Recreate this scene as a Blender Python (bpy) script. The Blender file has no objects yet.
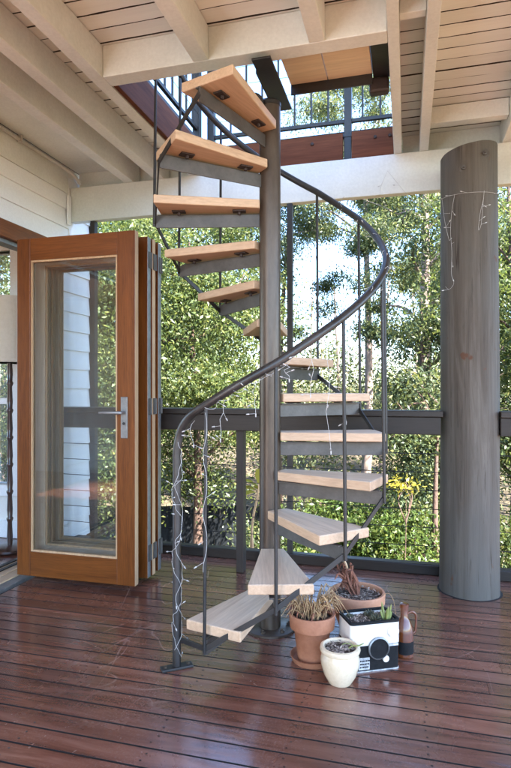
import bpy, math, random
import numpy as np
from mathutils import Vector, Matrix

random.seed(7)
R = math.radians
scene = bpy.context.scene
COL = scene.collection
PI = math.pi


# --------------------------------------------------------------------------
# helpers
# --------------------------------------------------------------------------
class MB:
    """collects shapes, build() links them as one mesh object"""

    def __init__(self):
        self.v, self.f, self.m = [], [], []

    def add(self, vs, fs, mi=0):
        o = len(self.v)
        self.v += [tuple(p) for p in vs]
        self.f += [tuple(i + o for i in f) for f in fs]
        self.m += [mi] * len(fs)
        return self

    def box(self, x0, x1, y0, y1, z0, z1, mi=0):
        vs = [(x0, y0, z0), (x1, y0, z0), (x1, y1, z0), (x0, y1, z0),
              (x0, y0, z1), (x1, y0, z1), (x1, y1, z1), (x0, y1, z1)]
        fs = [(0, 3, 2, 1), (4, 5, 6, 7), (0, 1, 5, 4), (1, 2, 6, 5), (2, 3, 7, 6), (3, 0, 4, 7)]
        return self.add(vs, fs, mi)

    def prism(self, poly, z0, z1, mi=0, mtop=None):
        n = len(poly)
        vs = [(x, y, z0) for x, y in poly] + [(x, y, z1) for x, y in poly]
        self.add(vs, [tuple(reversed(range(n)))] + [(i, (i + 1) % n, n + (i + 1) % n, n + i) for i in range(n)], mi)
        o = len(self.v) - 2 * n
        self.f.append(tuple(o + n + i for i in range(n)))
        self.m.append(mi if mtop is None else mtop)
        return self

    def bar(self, a, b, w, h, up=(0, 0, 1), mi=0):
        """rectangular bar from a to b, w wide sideways, h high along up"""
        a, b = Vector(a), Vector(b)
        d = (b - a).normalized()
        s = d.cross(Vector(up)).normalized()
        u = s.cross(d).normalized()
        vs = []
        for p in (a, b):
            for i, j in ((-1, -1), (1, -1), (1, 1), (-1, 1)):
                vs.append(p + s * (w / 2 * i) + u * (h / 2 * j))
        fs = [(0, 1, 2, 3), (7, 6, 5, 4), (0, 4, 5, 1), (1, 5, 6, 2), (2, 6, 7, 3), (3, 7, 4, 0)]
        return self.add(vs, fs, mi)

    def tube(self, path, r, seg=8, mi=0, cap=True):
        path = [Vector(p) for p in path]
        n = len(path)
        rs = r if isinstance(r, (list, tuple)) else [r] * n
        vs, fs = [], []
        d0 = (path[1] - path[0]).normalized()
        u = d0.orthogonal().normalized()
        for i, p in enumerate(path):
            if i == 0:
                d = d0
            elif i == n - 1:
                d = (path[i] - path[i - 1]).normalized()
            else:
                d = (path[i + 1] - path[i - 1]).normalized()
            u = (u - d * u.dot(d))
            u = u.normalized() if u.length > 1e-6 else d.orthogonal().normalized()
            w = d.cross(u)
            for k in range(seg):
                a = 2 * PI * k / seg
                vs.append(p + (u * math.cos(a) + w * math.sin(a)) * rs[i])
        for i in range(n - 1):
            for k in range(seg):
                k2 = (k + 1) % seg
                fs.append((i * seg + k, i * seg + k2, (i + 1) * seg + k2, (i + 1) * seg + k))
        if cap:
            fs.append(tuple(reversed(range(seg))))
            fs.append(tuple((n - 1) * seg + k for k in range(seg)))
        return self.add(vs, fs, mi)

    def lathe(self, prof, c=(0, 0, 0), seg=40, mi=0, wob=0.0, axis='z'):
        vs, fs = [], []
        n = len(prof)
        for r, z in prof:
            for k in range(seg):
                a = 2 * PI * k / seg
                rr = r * (1 + wob * math.sin(3 * a + z * 40))
                if axis == 'z':
                    vs.append((c[0] + rr * math.cos(a), c[1] + rr * math.sin(a), c[2] + z))
                else:           # along -y
                    vs.append((c[0] + rr * math.cos(a), c[1] - z, c[2] + rr * math.sin(a)))
        for i in range(n - 1):
            for k in range(seg):
                k2 = (k + 1) % seg
                fs.append((i * seg + k, i * seg + k2, (i + 1) * seg + k2, (i + 1) * seg + k))
        if prof[0][0] > 1e-5:
            fs.append(tuple(reversed(range(seg))))
        if prof[-1][0] > 1e-5:
            fs.append(tuple((n - 1) * seg + k for k in range(seg)))
        return self.add(vs, fs, mi)

    def ball(self, c, r, mi=0, seg=8, rings=5):
        prof = [(max(1e-6, r * math.sin(PI * i / rings)), -r * math.cos(PI * i / rings)) for i in range(rings + 1)]
        return self.lathe(prof, c, seg, mi)

    def build(self, name, mat, parent=None, loc=(0, 0, 0), rot=(0, 0, 0), bevel=0.0, smooth=False, angle=38):
        me = bpy.data.meshes.new(name)
        me.from_pydata(self.v, [], self.f)
        mats = mat if isinstance(mat, (list, tuple)) else [mat]
        for m in mats:
            me.materials.append(m)
        if len(mats) > 1:
            me.polygons.foreach_set('material_index', self.m)
        if smooth:
            me.polygons.foreach_set('use_smooth', [True] * len(me.polygons))
            me.set_sharp_from_angle(angle=R(angle))
        me.update()
        o = bpy.data.objects.new(name, me)
        COL.objects.link(o)
        o.location = loc
        o.rotation_euler = rot
        if parent is not None:
            o.parent = parent
        if bevel:
            b = o.modifiers.new('Bevel', 'BEVEL')
            b.width = bevel
            b.segments = 2
            b.limit_method = 'ANGLE'
        return o


def tag(o, label=None, cat=None, group=None, kind=None):
    if label:
        o['label'] = label
    if cat:
        o['category'] = cat
    if group:
        o['group'] = group
    if kind:
        o['kind'] = kind
    return o


def thing(name, label, cat, loc=(0, 0, 0), rotz=0.0, group=None):
    o = bpy.data.objects.new(name, None)
    COL.objects.link(o)
    o.location = loc
    o.rotation_euler = (0, 0, rotz)
    return tag(o, label, cat, group)


def smooth_path(pts, n=8):
    """Catmull-Rom through pts"""
    P = [Vector(p) for p in pts]
    P = [P[0] * 2 - P[1]] + P + [P[-1] * 2 - P[-2]]
    out = []
    for i in range(1, len(P) - 2):
        for k in range(n):
            t = k / n
            a, b, c, d = P[i - 1], P[i], P[i + 1], P[i + 2]
            out.append(0.5 * ((2 * b) + (c - a) * t + (2 * a - 5 * b + 4 * c - d) * t * t + (3 * b - a - 3 * c + d) * t ** 3))
    out.append(P[-2])
    return out


# --------------------------------------------------------------------------
# materials
# --------------------------------------------------------------------------
def new_mat(name):
    m = bpy.data.materials.new(name)
    m.use_nodes = True
    nt = m.node_tree
    nt.nodes.clear()
    out = nt.nodes.new('ShaderNodeOutputMaterial')
    return m, nt, out


def N(nt, t, **kw):
    n = nt.nodes.new(t)
    for k, v in kw.items():
        if k in n.inputs.keys():
            n.inputs[k].default_value = v
        else:
            setattr(n, k, v)
    return n


def ramp(nt, fac, stops):
    n = nt.nodes.new('ShaderNodeValToRGB')
    e = n.color_ramp.elements
    while len(e) < len(stops):
        e.new(0.5)
    for i, (p, c) in enumerate(stops):
        e[i].position = p
        e[i].color = (c[0], c[1], c[2], 1)
    nt.links.new(fac, n.inputs[0])
    return n


def coords(nt, scale=(1, 1, 1)):
    tc = nt.nodes.new('ShaderNodeTexCoord')
    mp = nt.nodes.new('ShaderNodeMapping')
    mp.inputs['Scale'].default_value = scale
    nt.links.new(tc.outputs['Object'], mp.inputs['Vector'])
    return mp.outputs[0]


def noise(nt, vec, scale, detail=5, rough=0.6, dist=0.0):
    n = N(nt, 'ShaderNodeTexNoise')
    n.inputs['Scale'].default_value = scale
    n.inputs['Detail'].default_value = detail
    n.inputs['Roughness'].default_value = rough
    n.inputs['Distortion'].default_value = dist
    nt.links.new(vec, n.inputs['Vector'])
    return n.outputs['Fac']


def mixc(nt, fac, a, b, mode='MIX'):
    n = nt.nodes.new('ShaderNodeMix')
    n.data_type = 'RGBA'
    n.blend_type = mode
    for sock, val in ((0, fac), (6, a), (7, b)):
        if isinstance(val, (int, float)):
            n.inputs[sock].default_value = val
        elif isinstance(val, tuple):
            n.inputs[sock].default_value = (val[0], val[1], val[2], 1)
        else:
            nt.links.new(val, n.inputs[sock])
    return n.outputs[2]


def island(nt):
    g = nt.nodes.new('ShaderNodeNewGeometry')
    return g.outputs['Random Per Island']


def bump(nt, h, strength, dist=0.002):
    b = nt.nodes.new('ShaderNodeBump')
    b.inputs['Strength'].default_value = strength
    b.inputs['Distance'].default_value = dist
    nt.links.new(h, b.inputs['Height'])
    return b.outputs[0]


def principled(nt, out, color, rough=0.5, metal=0.0, normal=None, spec=0.5, coat=0.0, coat_rough=0.1):
    p = nt.nodes.new('ShaderNodeBsdfPrincipled')
    for nm, val in (('Base Color', color), ('Roughness', rough), ('Metallic', metal)):
        if isinstance(val, (int, float)):
            p.inputs[nm].default_value = val
        elif isinstance(val, tuple):
            p.inputs[nm].default_value = (val[0], val[1], val[2], 1)
        else:
            nt.links.new(val, p.inputs[nm])
    p.inputs['Specular IOR Level'].default_value = spec
    p.inputs['Coat Weight'].default_value = coat
    p.inputs['Coat Roughness'].default_value = coat_rough
    if normal is not None:
        nt.links.new(normal, p.inputs['Normal'])
    nt.links.new(p.outputs[0], out.inputs[0])
    return p


def mottled(name, c1, c2, rough=0.5, metal=0.0, scale=6.0, bumpy=0.15, stretch=(1, 1, 1), spec=0.5, fine=90.0, coat=0.0, bdist=0.002):
    m, nt, out = new_mat(name)
    v = coords(nt, stretch)
    n1 = noise(nt, v, scale, 6, 0.65)
    n2 = noise(nt, v, fine, 3, 0.6)
    c = ramp(nt, n1, [(0.32, c1), (0.68, c2)]).outputs[0]
    c = mixc(nt, 0.18, c, ramp(nt, n2, [(0.3, tuple(x * 0.6 for x in c1)), (0.7, c2)]).outputs[0])
    rr = N(nt, 'ShaderNodeMapRange')
    rr.inputs['To Min'].default_value = max(0.03, rough - 0.1)
    rr.inputs['To Max'].default_value = min(1, rough + 0.12)
    nt.links.new(n1, rr.inputs[0])
    principled(nt, out, c, rr.outputs[0], metal, bump(nt, n2, bumpy, bdist), spec, coat)
    return m


def wood(name, dark, light, axis=0, rough=0.45, vary=0.25, grain=14.0, bumpy=0.25, coat=0.0, isl=True, weather=None, spec=0.5, fine=0.35):
    """grain runs along axis"""
    m, nt, out = new_mat(name)
    st = [1.0, 1.0, 1.0]
    st[axis] = 0.06
    v = coords(nt, tuple(st))
    if isl:
        add = nt.nodes.new('ShaderNodeVectorMath')
        add.operation = 'ADD'
        k = nt.nodes.new('ShaderNodeMath')
        k.operation = 'MULTIPLY'
        k.inputs[1].default_value = 37.0
        oi = nt.nodes.new('ShaderNodeObjectInfo')
        sm = nt.nodes.new('ShaderNodeMath')
        sm.operation = 'ADD'
        nt.links.new(island(nt), sm.inputs[0])
        nt.links.new(oi.outputs['Random'], sm.inputs[1])
        nt.links.new(sm.outputs[0], k.inputs[0])
        nt.links.new(v, add.inputs[0])
        nt.links.new(k.outputs[0], add.inputs[1])
        v = add.outputs[0]
    n1 = noise(nt, v, grain, 7, 0.65, 1.2)
    n2 = noise(nt, v, grain * 9, 4, 0.7, 0.4)
    c = ramp(nt, n1, [(0.3, dark), (0.52, tuple((a + b) / 2 for a, b in zip(dark, light))), (0.72, light)]).outputs[0]
    c = mixc(nt, fine, c, ramp(nt, n2, [(0.3, tuple(x * 0.55 for x in dark)), (0.65, light)]).outputs[0])
    if isl and vary:
        hsv = nt.nodes.new('ShaderNodeHueSaturation')
        mr = N(nt, 'ShaderNodeMapRange')
        mr.inputs['To Min'].default_value = 1 - vary
        mr.inputs['To Max'].default_value = 1 + vary
        nt.links.new(island(nt), mr.inputs[0])
        nt.links.new(mr.outputs[0], hsv.inputs['Value'])
        nt.links.new(c, hsv.inputs['Color'])
        c = hsv.outputs[0]
    if weather is not None:
        n3 = noise(nt, coords(nt), 3.0, 4, 0.7)
        c = mixc(nt, ramp(nt, n3, [(0.35, (0, 0, 0)), (0.65, (1, 1, 1))]).outputs[0], c, weather)
    principled(nt, out, c, rough, 0.0, bump(nt, n2, bumpy, 0.0015), spec, coat, 0.12)
    return m


M = {}
M['cream'] = mottled('cream_paint', (0.64, 0.66, 0.62), (0.785, 0.805, 0.765), 0.5, 0, 2.2, 0.4, (1, 1, 1), fine=60)
M['cream_board'] = wood('cream_painted_board', (0.67, 0.69, 0.655), (0.76, 0.78, 0.745), 0, 0.55, 0.06, 8, 0.2, fine=0.08)
M['white'] = mottled('white_paint', (0.80, 0.81, 0.82), (0.86, 0.86, 0.86), 0.45, 0, 2.0, 0.12)
M['interior'] = mottled('interior_wall_paint', (0.78, 0.75, 0.70), (0.82, 0.80, 0.76), 0.6, 0, 2.0, 0.05)
M['merbau_v'] = wood('oiled_door_timber_upright', (0.085, 0.021, 0.003), (0.245, 0.074, 0.013), 2, 0.36, 0.12, 16, 0.12, 0.08, spec=0.35)
M['merbau_h'] = wood('oiled_door_timber_crosswise', (0.085, 0.021, 0.003), (0.245, 0.074, 0.013), 0, 0.36, 0.12, 16, 0.12, 0.08, spec=0.35)
M['merbau_y'] = wood('oiled_door_timber_lengthwise', (0.085, 0.021, 0.003), (0.245, 0.074, 0.013), 1, 0.36, 0.12, 16, 0.12, 0.08, spec=0.35)
M['pale_edge'] = wood('pale_door_edge_timber', (0.42, 0.24, 0.12), (0.60, 0.40, 0.23), 2, 0.4, 0.1, 14, 0.1)
M['pale_stile'] = wood('pale_door_timber_upright', (0.52, 0.37, 0.24), (0.62, 0.47, 0.33), 2, 0.4, 0.1, 14, 0.1)  # paler than the oiled door timber, for the rear leaves
M['pale_rail'] = wood('pale_door_timber_crosswise', (0.52, 0.37, 0.24), (0.62, 0.47, 0.33), 0, 0.4, 0.1, 14, 0.1)
M['sill'] = wood('sill_timber', (0.46, 0.31, 0.18), (0.62, 0.45, 0.29), 1, 0.4, 0.1, 14, 0.1)
M['tread_side'] = wood('tread_timber', (0.48, 0.30, 0.18), (0.66, 0.46, 0.30), 0, 0.5, 0.1, 10, 0.2)
M['tread_top'] = wood('weathered_tread_timber', (0.50, 0.345, 0.23), (0.75, 0.595, 0.44), 0, 0.5, 0.06, 9, 0.3)
M['ply'] = wood('pale_plywood', (0.70, 0.54, 0.34), (0.82, 0.66, 0.46), 0, 0.55, 0.05, 5, 0.1)
M['rust_board'] = wood('red_brown_stained_timber', (0.065, 0.020, 0.009), (0.185, 0.060, 0.027), 0, 0.6, 0.2, 6, 0.4, spec=0.12)
M['rust_board_y'] = wood('red_brown_stained_timber_side', (0.065, 0.020, 0.009), (0.185, 0.060, 0.027), 1, 0.6, 0.2, 6, 0.4, spec=0.12)
M['rail'] = wood('dark_painted_rail_timber', (0.022, 0.016, 0.012), (0.046, 0.034, 0.027), 0, 0.42, 0.08, 10, 0.2, spec=0.25)
M['post_grey'] = wood('grey_painted_post_timber', (0.034, 0.026, 0.021), (0.060, 0.048, 0.040), 2, 0.45, 0.1, 10, 0.2, spec=0.25)
M['steel'] = mottled('brown_grey_steel', (0.050, 0.034, 0.024), (0.118, 0.088, 0.066), 0.34, 0.45, 5.0, 0.2, (1, 1, 0.25))
M['rail_steel'] = mottled('dark_handrail_steel', (0.022, 0.019, 0.017), (0.060, 0.053, 0.048), 0.34, 0.3, 7.0, 0.2)
M['black_steel'] = mottled('dark_steel', (0.014, 0.012, 0.011), (0.036, 0.031, 0.028), 0.42, 0.2, 6.0, 0.2)
M['arm_steel'] = mottled('grey_tread_arm_steel', (0.055, 0.047, 0.041), (0.115, 0.102, 0.090), 0.45, 0.3, 8.0, 0.25)
M['alu'] = mottled('brushed_aluminium', (0.20, 0.20, 0.20), (0.32, 0.32, 0.31), 0.42, 0.7, 20, 0.05)
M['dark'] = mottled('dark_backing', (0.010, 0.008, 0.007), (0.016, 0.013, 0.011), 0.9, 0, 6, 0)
M['bracket'] = mottled('dark_rusty_bracket', (0.020, 0.012, 0.010), (0.05, 0.028, 0.02), 0.6, 0.3, 20, 0.3)
M['cable'] = mottled('dark_cable', (0.03, 0.03, 0.03), (0.06, 0.06, 0.06), 0.4, 0.6, 10, 0)
M['conduit'] = mottled('grey_conduit', (0.40, 0.39, 0.36), (0.52, 0.50, 0.47), 0.5, 0, 10, 0.1)
M['wire_white'] = mottled('white_wire', (0.42, 0.41, 0.39), (0.54, 0.52, 0.50), 0.4, 0, 10, 0)
M['terracotta'] = mottled('terracotta', (0.26, 0.095, 0.045), (0.42, 0.18, 0.095), 0.65, 0, 9, 0.25)
M['terracotta_pale'] = mottled('pale_terracotta', (0.46, 0.20, 0.10), (0.60, 0.30, 0.17), 0.65, 0, 9, 0.2)
M['glaze'] = mottled('cream_glaze', (0.60, 0.47, 0.31), (0.74, 0.61, 0.44), 0.22, 0, 6, 0.05, coat=0.4)
M['soil'] = mottled('dry_soil', (0.030, 0.020, 0.014), (0.16, 0.11, 0.085), 0.95, 0, 45, 1.0, fine=160, bdist=0.01)
M['planter_black'] = mottled('black_leatherette', (0.005, 0.005, 0.0055), (0.012, 0.012, 0.013), 0.6, 0, 60, 0.6, fine=220, spec=0.2)
M['planter_white'] = mottled('white_enamel', (0.72, 0.68, 0.62), (0.80, 0.77, 0.71), 0.3, 0, 5, 0.05)
M['chip'] = mottled('silver_worn_plate', (0.22, 0.22, 0.22), (0.75, 0.74, 0.72), 0.4, 0.3, 60, 0.3)
M['lampshade'] = mottled('beige_linen', (0.60, 0.52, 0.40), (0.66, 0.58, 0.46), 0.9, 0, 40, 0.3, fine=300)
M['lamp_dark'] = mottled('dark_turned_wood', (0.030, 0.012, 0.008), (0.07, 0.03, 0.018), 0.3, 0, 8, 0.1, coat=0.3)
M['straw'] = wood('dry_straw_leaf', (0.22, 0.11, 0.045), (0.58, 0.38, 0.19), 2, 0.8, 0.4, 10, 0)
M['deadleaf'] = wood('dead_red_brown_leaf', (0.11, 0.035, 0.018), (0.30, 0.12, 0.07), 2, 0.8, 0.4, 10, 0)
M['succulent'] = mottled('pale_green_leaf', (0.13, 0.18, 0.045), (0.30, 0.32, 0.10), 0.5, 0, 12, 0.1)
M['darkplant'] = mottled('dusky_rosette', (0.03, 0.035, 0.02), (0.10, 0.09, 0.05), 0.6, 0, 30, 0.3)
M['litter'] = wood('pale_dry_litter', (0.16, 0.11, 0.08), (0.50, 0.42, 0.34), 2, 0.9, 0.6, 20, 0)
M['pickets'] = wood('dark_paling', (0.010, 0.012, 0.015), (0.022, 0.026, 0.032), 2, 0.9, 0.3, 10, 0.3, spec=0.1)
M['sun_block'] = mottled('pale_sun_block', (0.6, 0.6, 0.58), (0.66, 0.66, 0.64), 0.7, 0, 2, 0)

# bottle: brown glass that lets a little light through
m, nt, out = new_mat('amber_glass')
p = principled(nt, out, (0.20, 0.055, 0.015), 0.12, 0, None, 0.6, 0.3)
p.inputs['Transmission Weight'].default_value = 0.35
M['amber'] = m

# clear window glass: fresnel reflection over see-through
m, nt, out = new_mat('clear_glass')
fr = N(nt, 'ShaderNodeFresnel')
fr.inputs['IOR'].default_value = 1.5
tr = N(nt, 'ShaderNodeBsdfTransparent')
tr.inputs['Color'].default_value = (0.982, 0.99, 0.988, 1)
gl = N(nt, 'ShaderNodeBsdfGlossy')
gl.inputs['Roughness'].default_value = 0.01
mx = N(nt, 'ShaderNodeMixShader')
nt.links.new(fr.outputs[0], mx.inputs[0])
nt.links.new(tr.outputs[0], mx.inputs[1])
nt.links.new(gl.outputs[0], mx.inputs[2])
nt.links.new(mx.outputs[0], out.inputs[0])
M['glass'] = m


def deck_material():
    m, nt, out = new_mat('oiled_deck_boards')
    v = coords(nt, (0.10, 1, 1))
    k = nt.nodes.new('ShaderNodeMath')
    k.operation = 'MULTIPLY'
    k.inputs[1].default_value = 53.0
    nt.links.new(island(nt), k.inputs[0])
    add = nt.nodes.new('ShaderNodeVectorMath')
    add.operation = 'ADD'
    nt.links.new(v, add.inputs[0])
    nt.links.new(k.outputs[0], add.inputs[1])
    g = noise(nt, add.outputs[0], 22, 7, 0.65, 0.8)
    c = ramp(nt, g, [(0.30, (0.082, 0.027, 0.016)), (0.52, (0.150, 0.056, 0.033)), (0.75, (0.225, 0.100, 0.068))]).outputs[0]
    hsv = nt.nodes.new('ShaderNodeHueSaturation')
    mr = N(nt, 'ShaderNodeMapRange')
    mr.inputs['To Min'].default_value = 0.75
    mr.inputs['To Max'].default_value = 1.3
    nt.links.new(island(nt), mr.inputs[0])
    nt.links.new(mr.outputs[0], hsv.inputs['Value'])
    nt.links.new(c, hsv.inputs['Color'])
    c = hsv.outputs[0]
    # worn, dusty patches and scratches
    wv = coords(nt)
    w = noise(nt, wv, 1.7, 6, 0.7, 0.6)
    wear = ramp(nt, w, [(0.45, (0, 0, 0)), (0.72, (1, 1, 1))]).outputs[0]
    fine = noise(nt, wv, 120, 3, 0.7)
    speck = ramp(nt, fine, [(0.5, (0, 0, 0)), (0.75, (1, 1, 1))]).outputs[0]
    wf = mixc(nt, 1.0, wear, speck, 'MULTIPLY')
    c = mixc(nt, wf, c, (0.27, 0.18, 0.16))
    # sparse pale scratches: thin contour of a stretched noise
    for sc, st, rot in ((2.6, (1, 0.35, 1), 0.5), (3.1, (0.3, 1, 1), 0.3), (2.2, (1, 0.5, 1), -0.9)):
        tc = nt.nodes.new('ShaderNodeTexCoord')
        mp = nt.nodes.new('ShaderNodeMapping')
        mp.inputs['Scale'].default_value = st
        mp.inputs['Rotation'].default_value = (0, 0, rot)
        nt.links.new(tc.outputs['Object'], mp.inputs['Vector'])
        s = noise(nt, mp.outputs[0], sc, 1.5, 0.4, 0.3)
        line = ramp(nt, s, [(0.496, (0, 0, 0)), (0.500, (1, 1, 1)), (0.504, (0, 0, 0))]).outputs[0]
        msk = ramp(nt, noise(nt, wv, 1.1, 2, 0.5), [(0.52, (0, 0, 0)), (0.62, (0.6, 0.6, 0.6))]).outputs[0]
        c = mixc(nt, mixc(nt, 1.0, line, msk, 'MULTIPLY'), c, (0.36, 0.22, 0.18))
    rr = ramp(nt, noise(nt, wv, 2.3, 6, 0.7, 0.5), [(0.3, (0.17,) * 3), (0.7, (0.34,) * 3)]).outputs[0]
    bm = bump(nt, g, 0.25, 0.0012)
    b2 = nt.nodes.new('ShaderNodeBump')
    b2.inputs['Strength'].default_value = 0.25
    b2.inputs['Distance'].default_value = 0.012
    nt.links.new(noise(nt, coords(nt, (0.5, 3, 1)), 5, 2, 0.5), b2.inputs['Height'])
    nt.links.new(bm, b2.inputs['Normal'])
    principled(nt, out, c, rr, 0, b2.outputs[0], 0.8, 0.45, 0.16)
    return m


M['deck'] = deck_material()


def log_material():
    m, nt, out = new_mat('weathered_log')
    v = coords(nt, (1, 1, 0.05))
    a = noise(nt, v, 16, 7, 0.7, 1.0)
    b = noise(nt, v, 70, 4, 0.7, 0.4)
    big = noise(nt, coords(nt, (1, 1, 0.3)), 3.2, 4, 0.6)
    c = ramp(nt, a, [(0.28, (0.056, 0.044, 0.034)), (0.5, (0.094, 0.078, 0.062)), (0.72, (0.146, 0.128, 0.106))]).outputs[0]
    c = mixc(nt, ramp(nt, big, [(0.4, (0, 0, 0)), (0.65, (0.8,) * 3)]).outputs[0], c, (0.098, 0.092, 0.082))
    cr = ramp(nt, b, [(0.33, (1, 1, 1)), (0.40, (0, 0, 0))]).outputs[0]
    b3 = noise(nt, coords(nt, (1, 1, 0.035)), 9, 3, 0.5, 0.6)
    crack = ramp(nt, b3, [(0.485, (0, 0, 0)), (0.497, (1, 1, 1)), (0.503, (1, 1, 1)), (0.515, (0, 0, 0))]).outputs[0]
    cmask = ramp(nt, noise(nt, coords(nt, (1, 1, 0.5)), 3.5, 2, 0.5), [(0.5, (0, 0, 0)), (0.6, (0.8,) * 3)]).outputs[0]
    cr = mixc(nt, 1.0, mixc(nt, 1.0, cr, (0.45, 0.45, 0.45), 'MULTIPLY'), mixc(nt, 1.0, crack, cmask, 'MULTIPLY'), 'LIGHTEN')
    c = mixc(nt, cr, c, (0.03, 0.022, 0.018))
    mus = noise(nt, coords(nt, (1, 1, 0.8)), 14, 2, 0.5)
    c = mixc(nt, ramp(nt, mus, [(0.70, (0, 0, 0)), (0.76, (1, 1, 1))]).outputs[0], c, (0.10, 0.05, 0.03))
    principled(nt, out, c, 0.62, 0, bump(nt, b, 0.6, 0.004), 0.15)
    return m


M['log'] = log_material()


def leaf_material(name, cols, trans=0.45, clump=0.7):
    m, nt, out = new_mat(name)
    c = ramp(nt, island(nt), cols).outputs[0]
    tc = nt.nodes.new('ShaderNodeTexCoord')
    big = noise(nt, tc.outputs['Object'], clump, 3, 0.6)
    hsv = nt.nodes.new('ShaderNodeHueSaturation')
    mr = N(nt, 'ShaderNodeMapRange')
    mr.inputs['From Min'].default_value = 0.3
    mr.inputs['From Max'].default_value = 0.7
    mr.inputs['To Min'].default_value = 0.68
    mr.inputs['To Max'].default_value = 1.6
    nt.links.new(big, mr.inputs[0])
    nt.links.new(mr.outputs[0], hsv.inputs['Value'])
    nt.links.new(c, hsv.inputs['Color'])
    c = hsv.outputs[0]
    d = N(nt, 'ShaderNodeBsdfDiffuse')
    t = N(nt, 'ShaderNodeBsdfTranslucent')
    g = N(nt, 'ShaderNodeBsdfGlossy')
    g.inputs['Roughness'].default_value = 0.45
    g.inputs['Color'].default_value = (0.8, 0.85, 0.8, 1)
    nt.links.new(c, d.inputs['Color'])
    tcx = mixc(nt, 0.4, c, (0.16, 0.20, 0.03))
    nt.links.new(tcx, t.inputs['Color'])
    m1 = N(nt, 'ShaderNodeMixShader')
    m1.inputs[0].default_value = trans
    nt.links.new(d.outputs[0], m1.inputs[1])
    nt.links.new(t.outputs[0], m1.inputs[2])
    m2 = N(nt, 'ShaderNodeMixShader')
    m2.inputs[0].default_value = 0.025
    nt.links.new(m1.outputs[0], m2.inputs[1])
    nt.links.new(g.outputs[0], m2.inputs[2])
    nt.links.new(m2.outputs[0], out.inputs[0])
    return m


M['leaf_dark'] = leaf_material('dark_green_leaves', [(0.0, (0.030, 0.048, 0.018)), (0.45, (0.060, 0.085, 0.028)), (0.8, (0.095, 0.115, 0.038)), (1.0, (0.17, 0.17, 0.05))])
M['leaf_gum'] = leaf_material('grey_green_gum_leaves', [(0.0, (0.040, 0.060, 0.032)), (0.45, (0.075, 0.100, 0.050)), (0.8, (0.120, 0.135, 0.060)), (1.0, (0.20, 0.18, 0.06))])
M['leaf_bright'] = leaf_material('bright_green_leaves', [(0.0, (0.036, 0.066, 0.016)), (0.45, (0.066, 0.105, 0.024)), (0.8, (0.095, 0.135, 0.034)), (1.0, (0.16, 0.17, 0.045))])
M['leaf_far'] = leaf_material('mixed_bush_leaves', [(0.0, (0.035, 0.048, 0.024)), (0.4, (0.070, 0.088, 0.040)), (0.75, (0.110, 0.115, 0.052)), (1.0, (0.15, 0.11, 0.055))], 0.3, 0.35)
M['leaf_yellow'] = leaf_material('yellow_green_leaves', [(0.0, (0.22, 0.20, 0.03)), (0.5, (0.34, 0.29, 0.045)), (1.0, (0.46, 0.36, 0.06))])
M['bark_pink'] = mottled('smooth_pinkish_bark', (0.16, 0.115, 0.095), (0.34, 0.26, 0.22), 0.8, 0, 5, 0.5, (1, 1, 0.3), bdist=0.01)
M['bark_brown'] = mottled('rough_brown_bark', (0.055, 0.032, 0.024), (0.14, 0.085, 0.065), 0.9, 0, 9, 0.8, (1, 1, 0.25), bdist=0.015)
M['ground'] = mottled('leaf_litter_ground', (0.055, 0.045, 0.026), (0.13, 0.095, 0.055), 0.95, 0, 0.7, 0.8, fine=14, bdist=0.05)

# --------------------------------------------------------------------------
# deck, curb and interior floor
# --------------------------------------------------------------------------
b = MB()
pitch = 0.0925
y = -3.2 + 22 * pitch
rng = random.Random(3)
while y < 3.93:
    x = -2.275
    joints = []
    while x < 2.3:
        ln = rng.uniform(2.4, 5.4)
        x1 = min(2.3, x + ln)
        b.prism([(x, y), (x1 - 0.0015, y), (x1 - 0.0015, y + pitch - 0.008), (x, y + pitch - 0.008)], -0.021, 0.0, 1, 0)
        x = x1
    y += pitch
tag(b.build('deck', [M['deck'], M['dark']]), 'glossy red-brown timber deck of narrow boards under the stair', None, None, 'structure')
b = MB()
for xx in (-2.2, -1.75, -1.3, -0.85, -0.4, 0.05, 0.5, 0.95, 1.4, 1.85, 2.24):
    b.box(xx, xx + 0.045, -1.15, 3.9, -0.2, -0.022)
b.box(-2.275, 2.3, 3.905, 3.95, -0.25, -0.022)
tag(b.build('deck_framing', M['dark']), None, None, None, 'structure')

b = MB()
rng = random.Random(8)
for j in range(28, 78):                               # screw heads over the framing, two to a board
    for xx in (-2.18, -1.73, -1.28, -0.83, -0.38, 0.07, 0.52, 0.97):
        for f in (0.022, 0.062):
            b.lathe([(0.0042, 0.0), (0.0042, 0.0006), (0.0001, 0.0004)], (xx + rng.uniform(-0.008, 0.008), -3.2 + j * pitch + f + rng.uniform(-0.004, 0.004), 0.0002), 7)
tag(b.build('deck_screws', M['bracket']), None, None, None, 'structure')

b = MB()
b.box(-7.2, -2.56, -1.0, 3.80, -0.03, -0.002)
tag(b.build('interior_floor', M['deck']), 'dark polished timber floor inside the house', None, None, 'structure')

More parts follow.
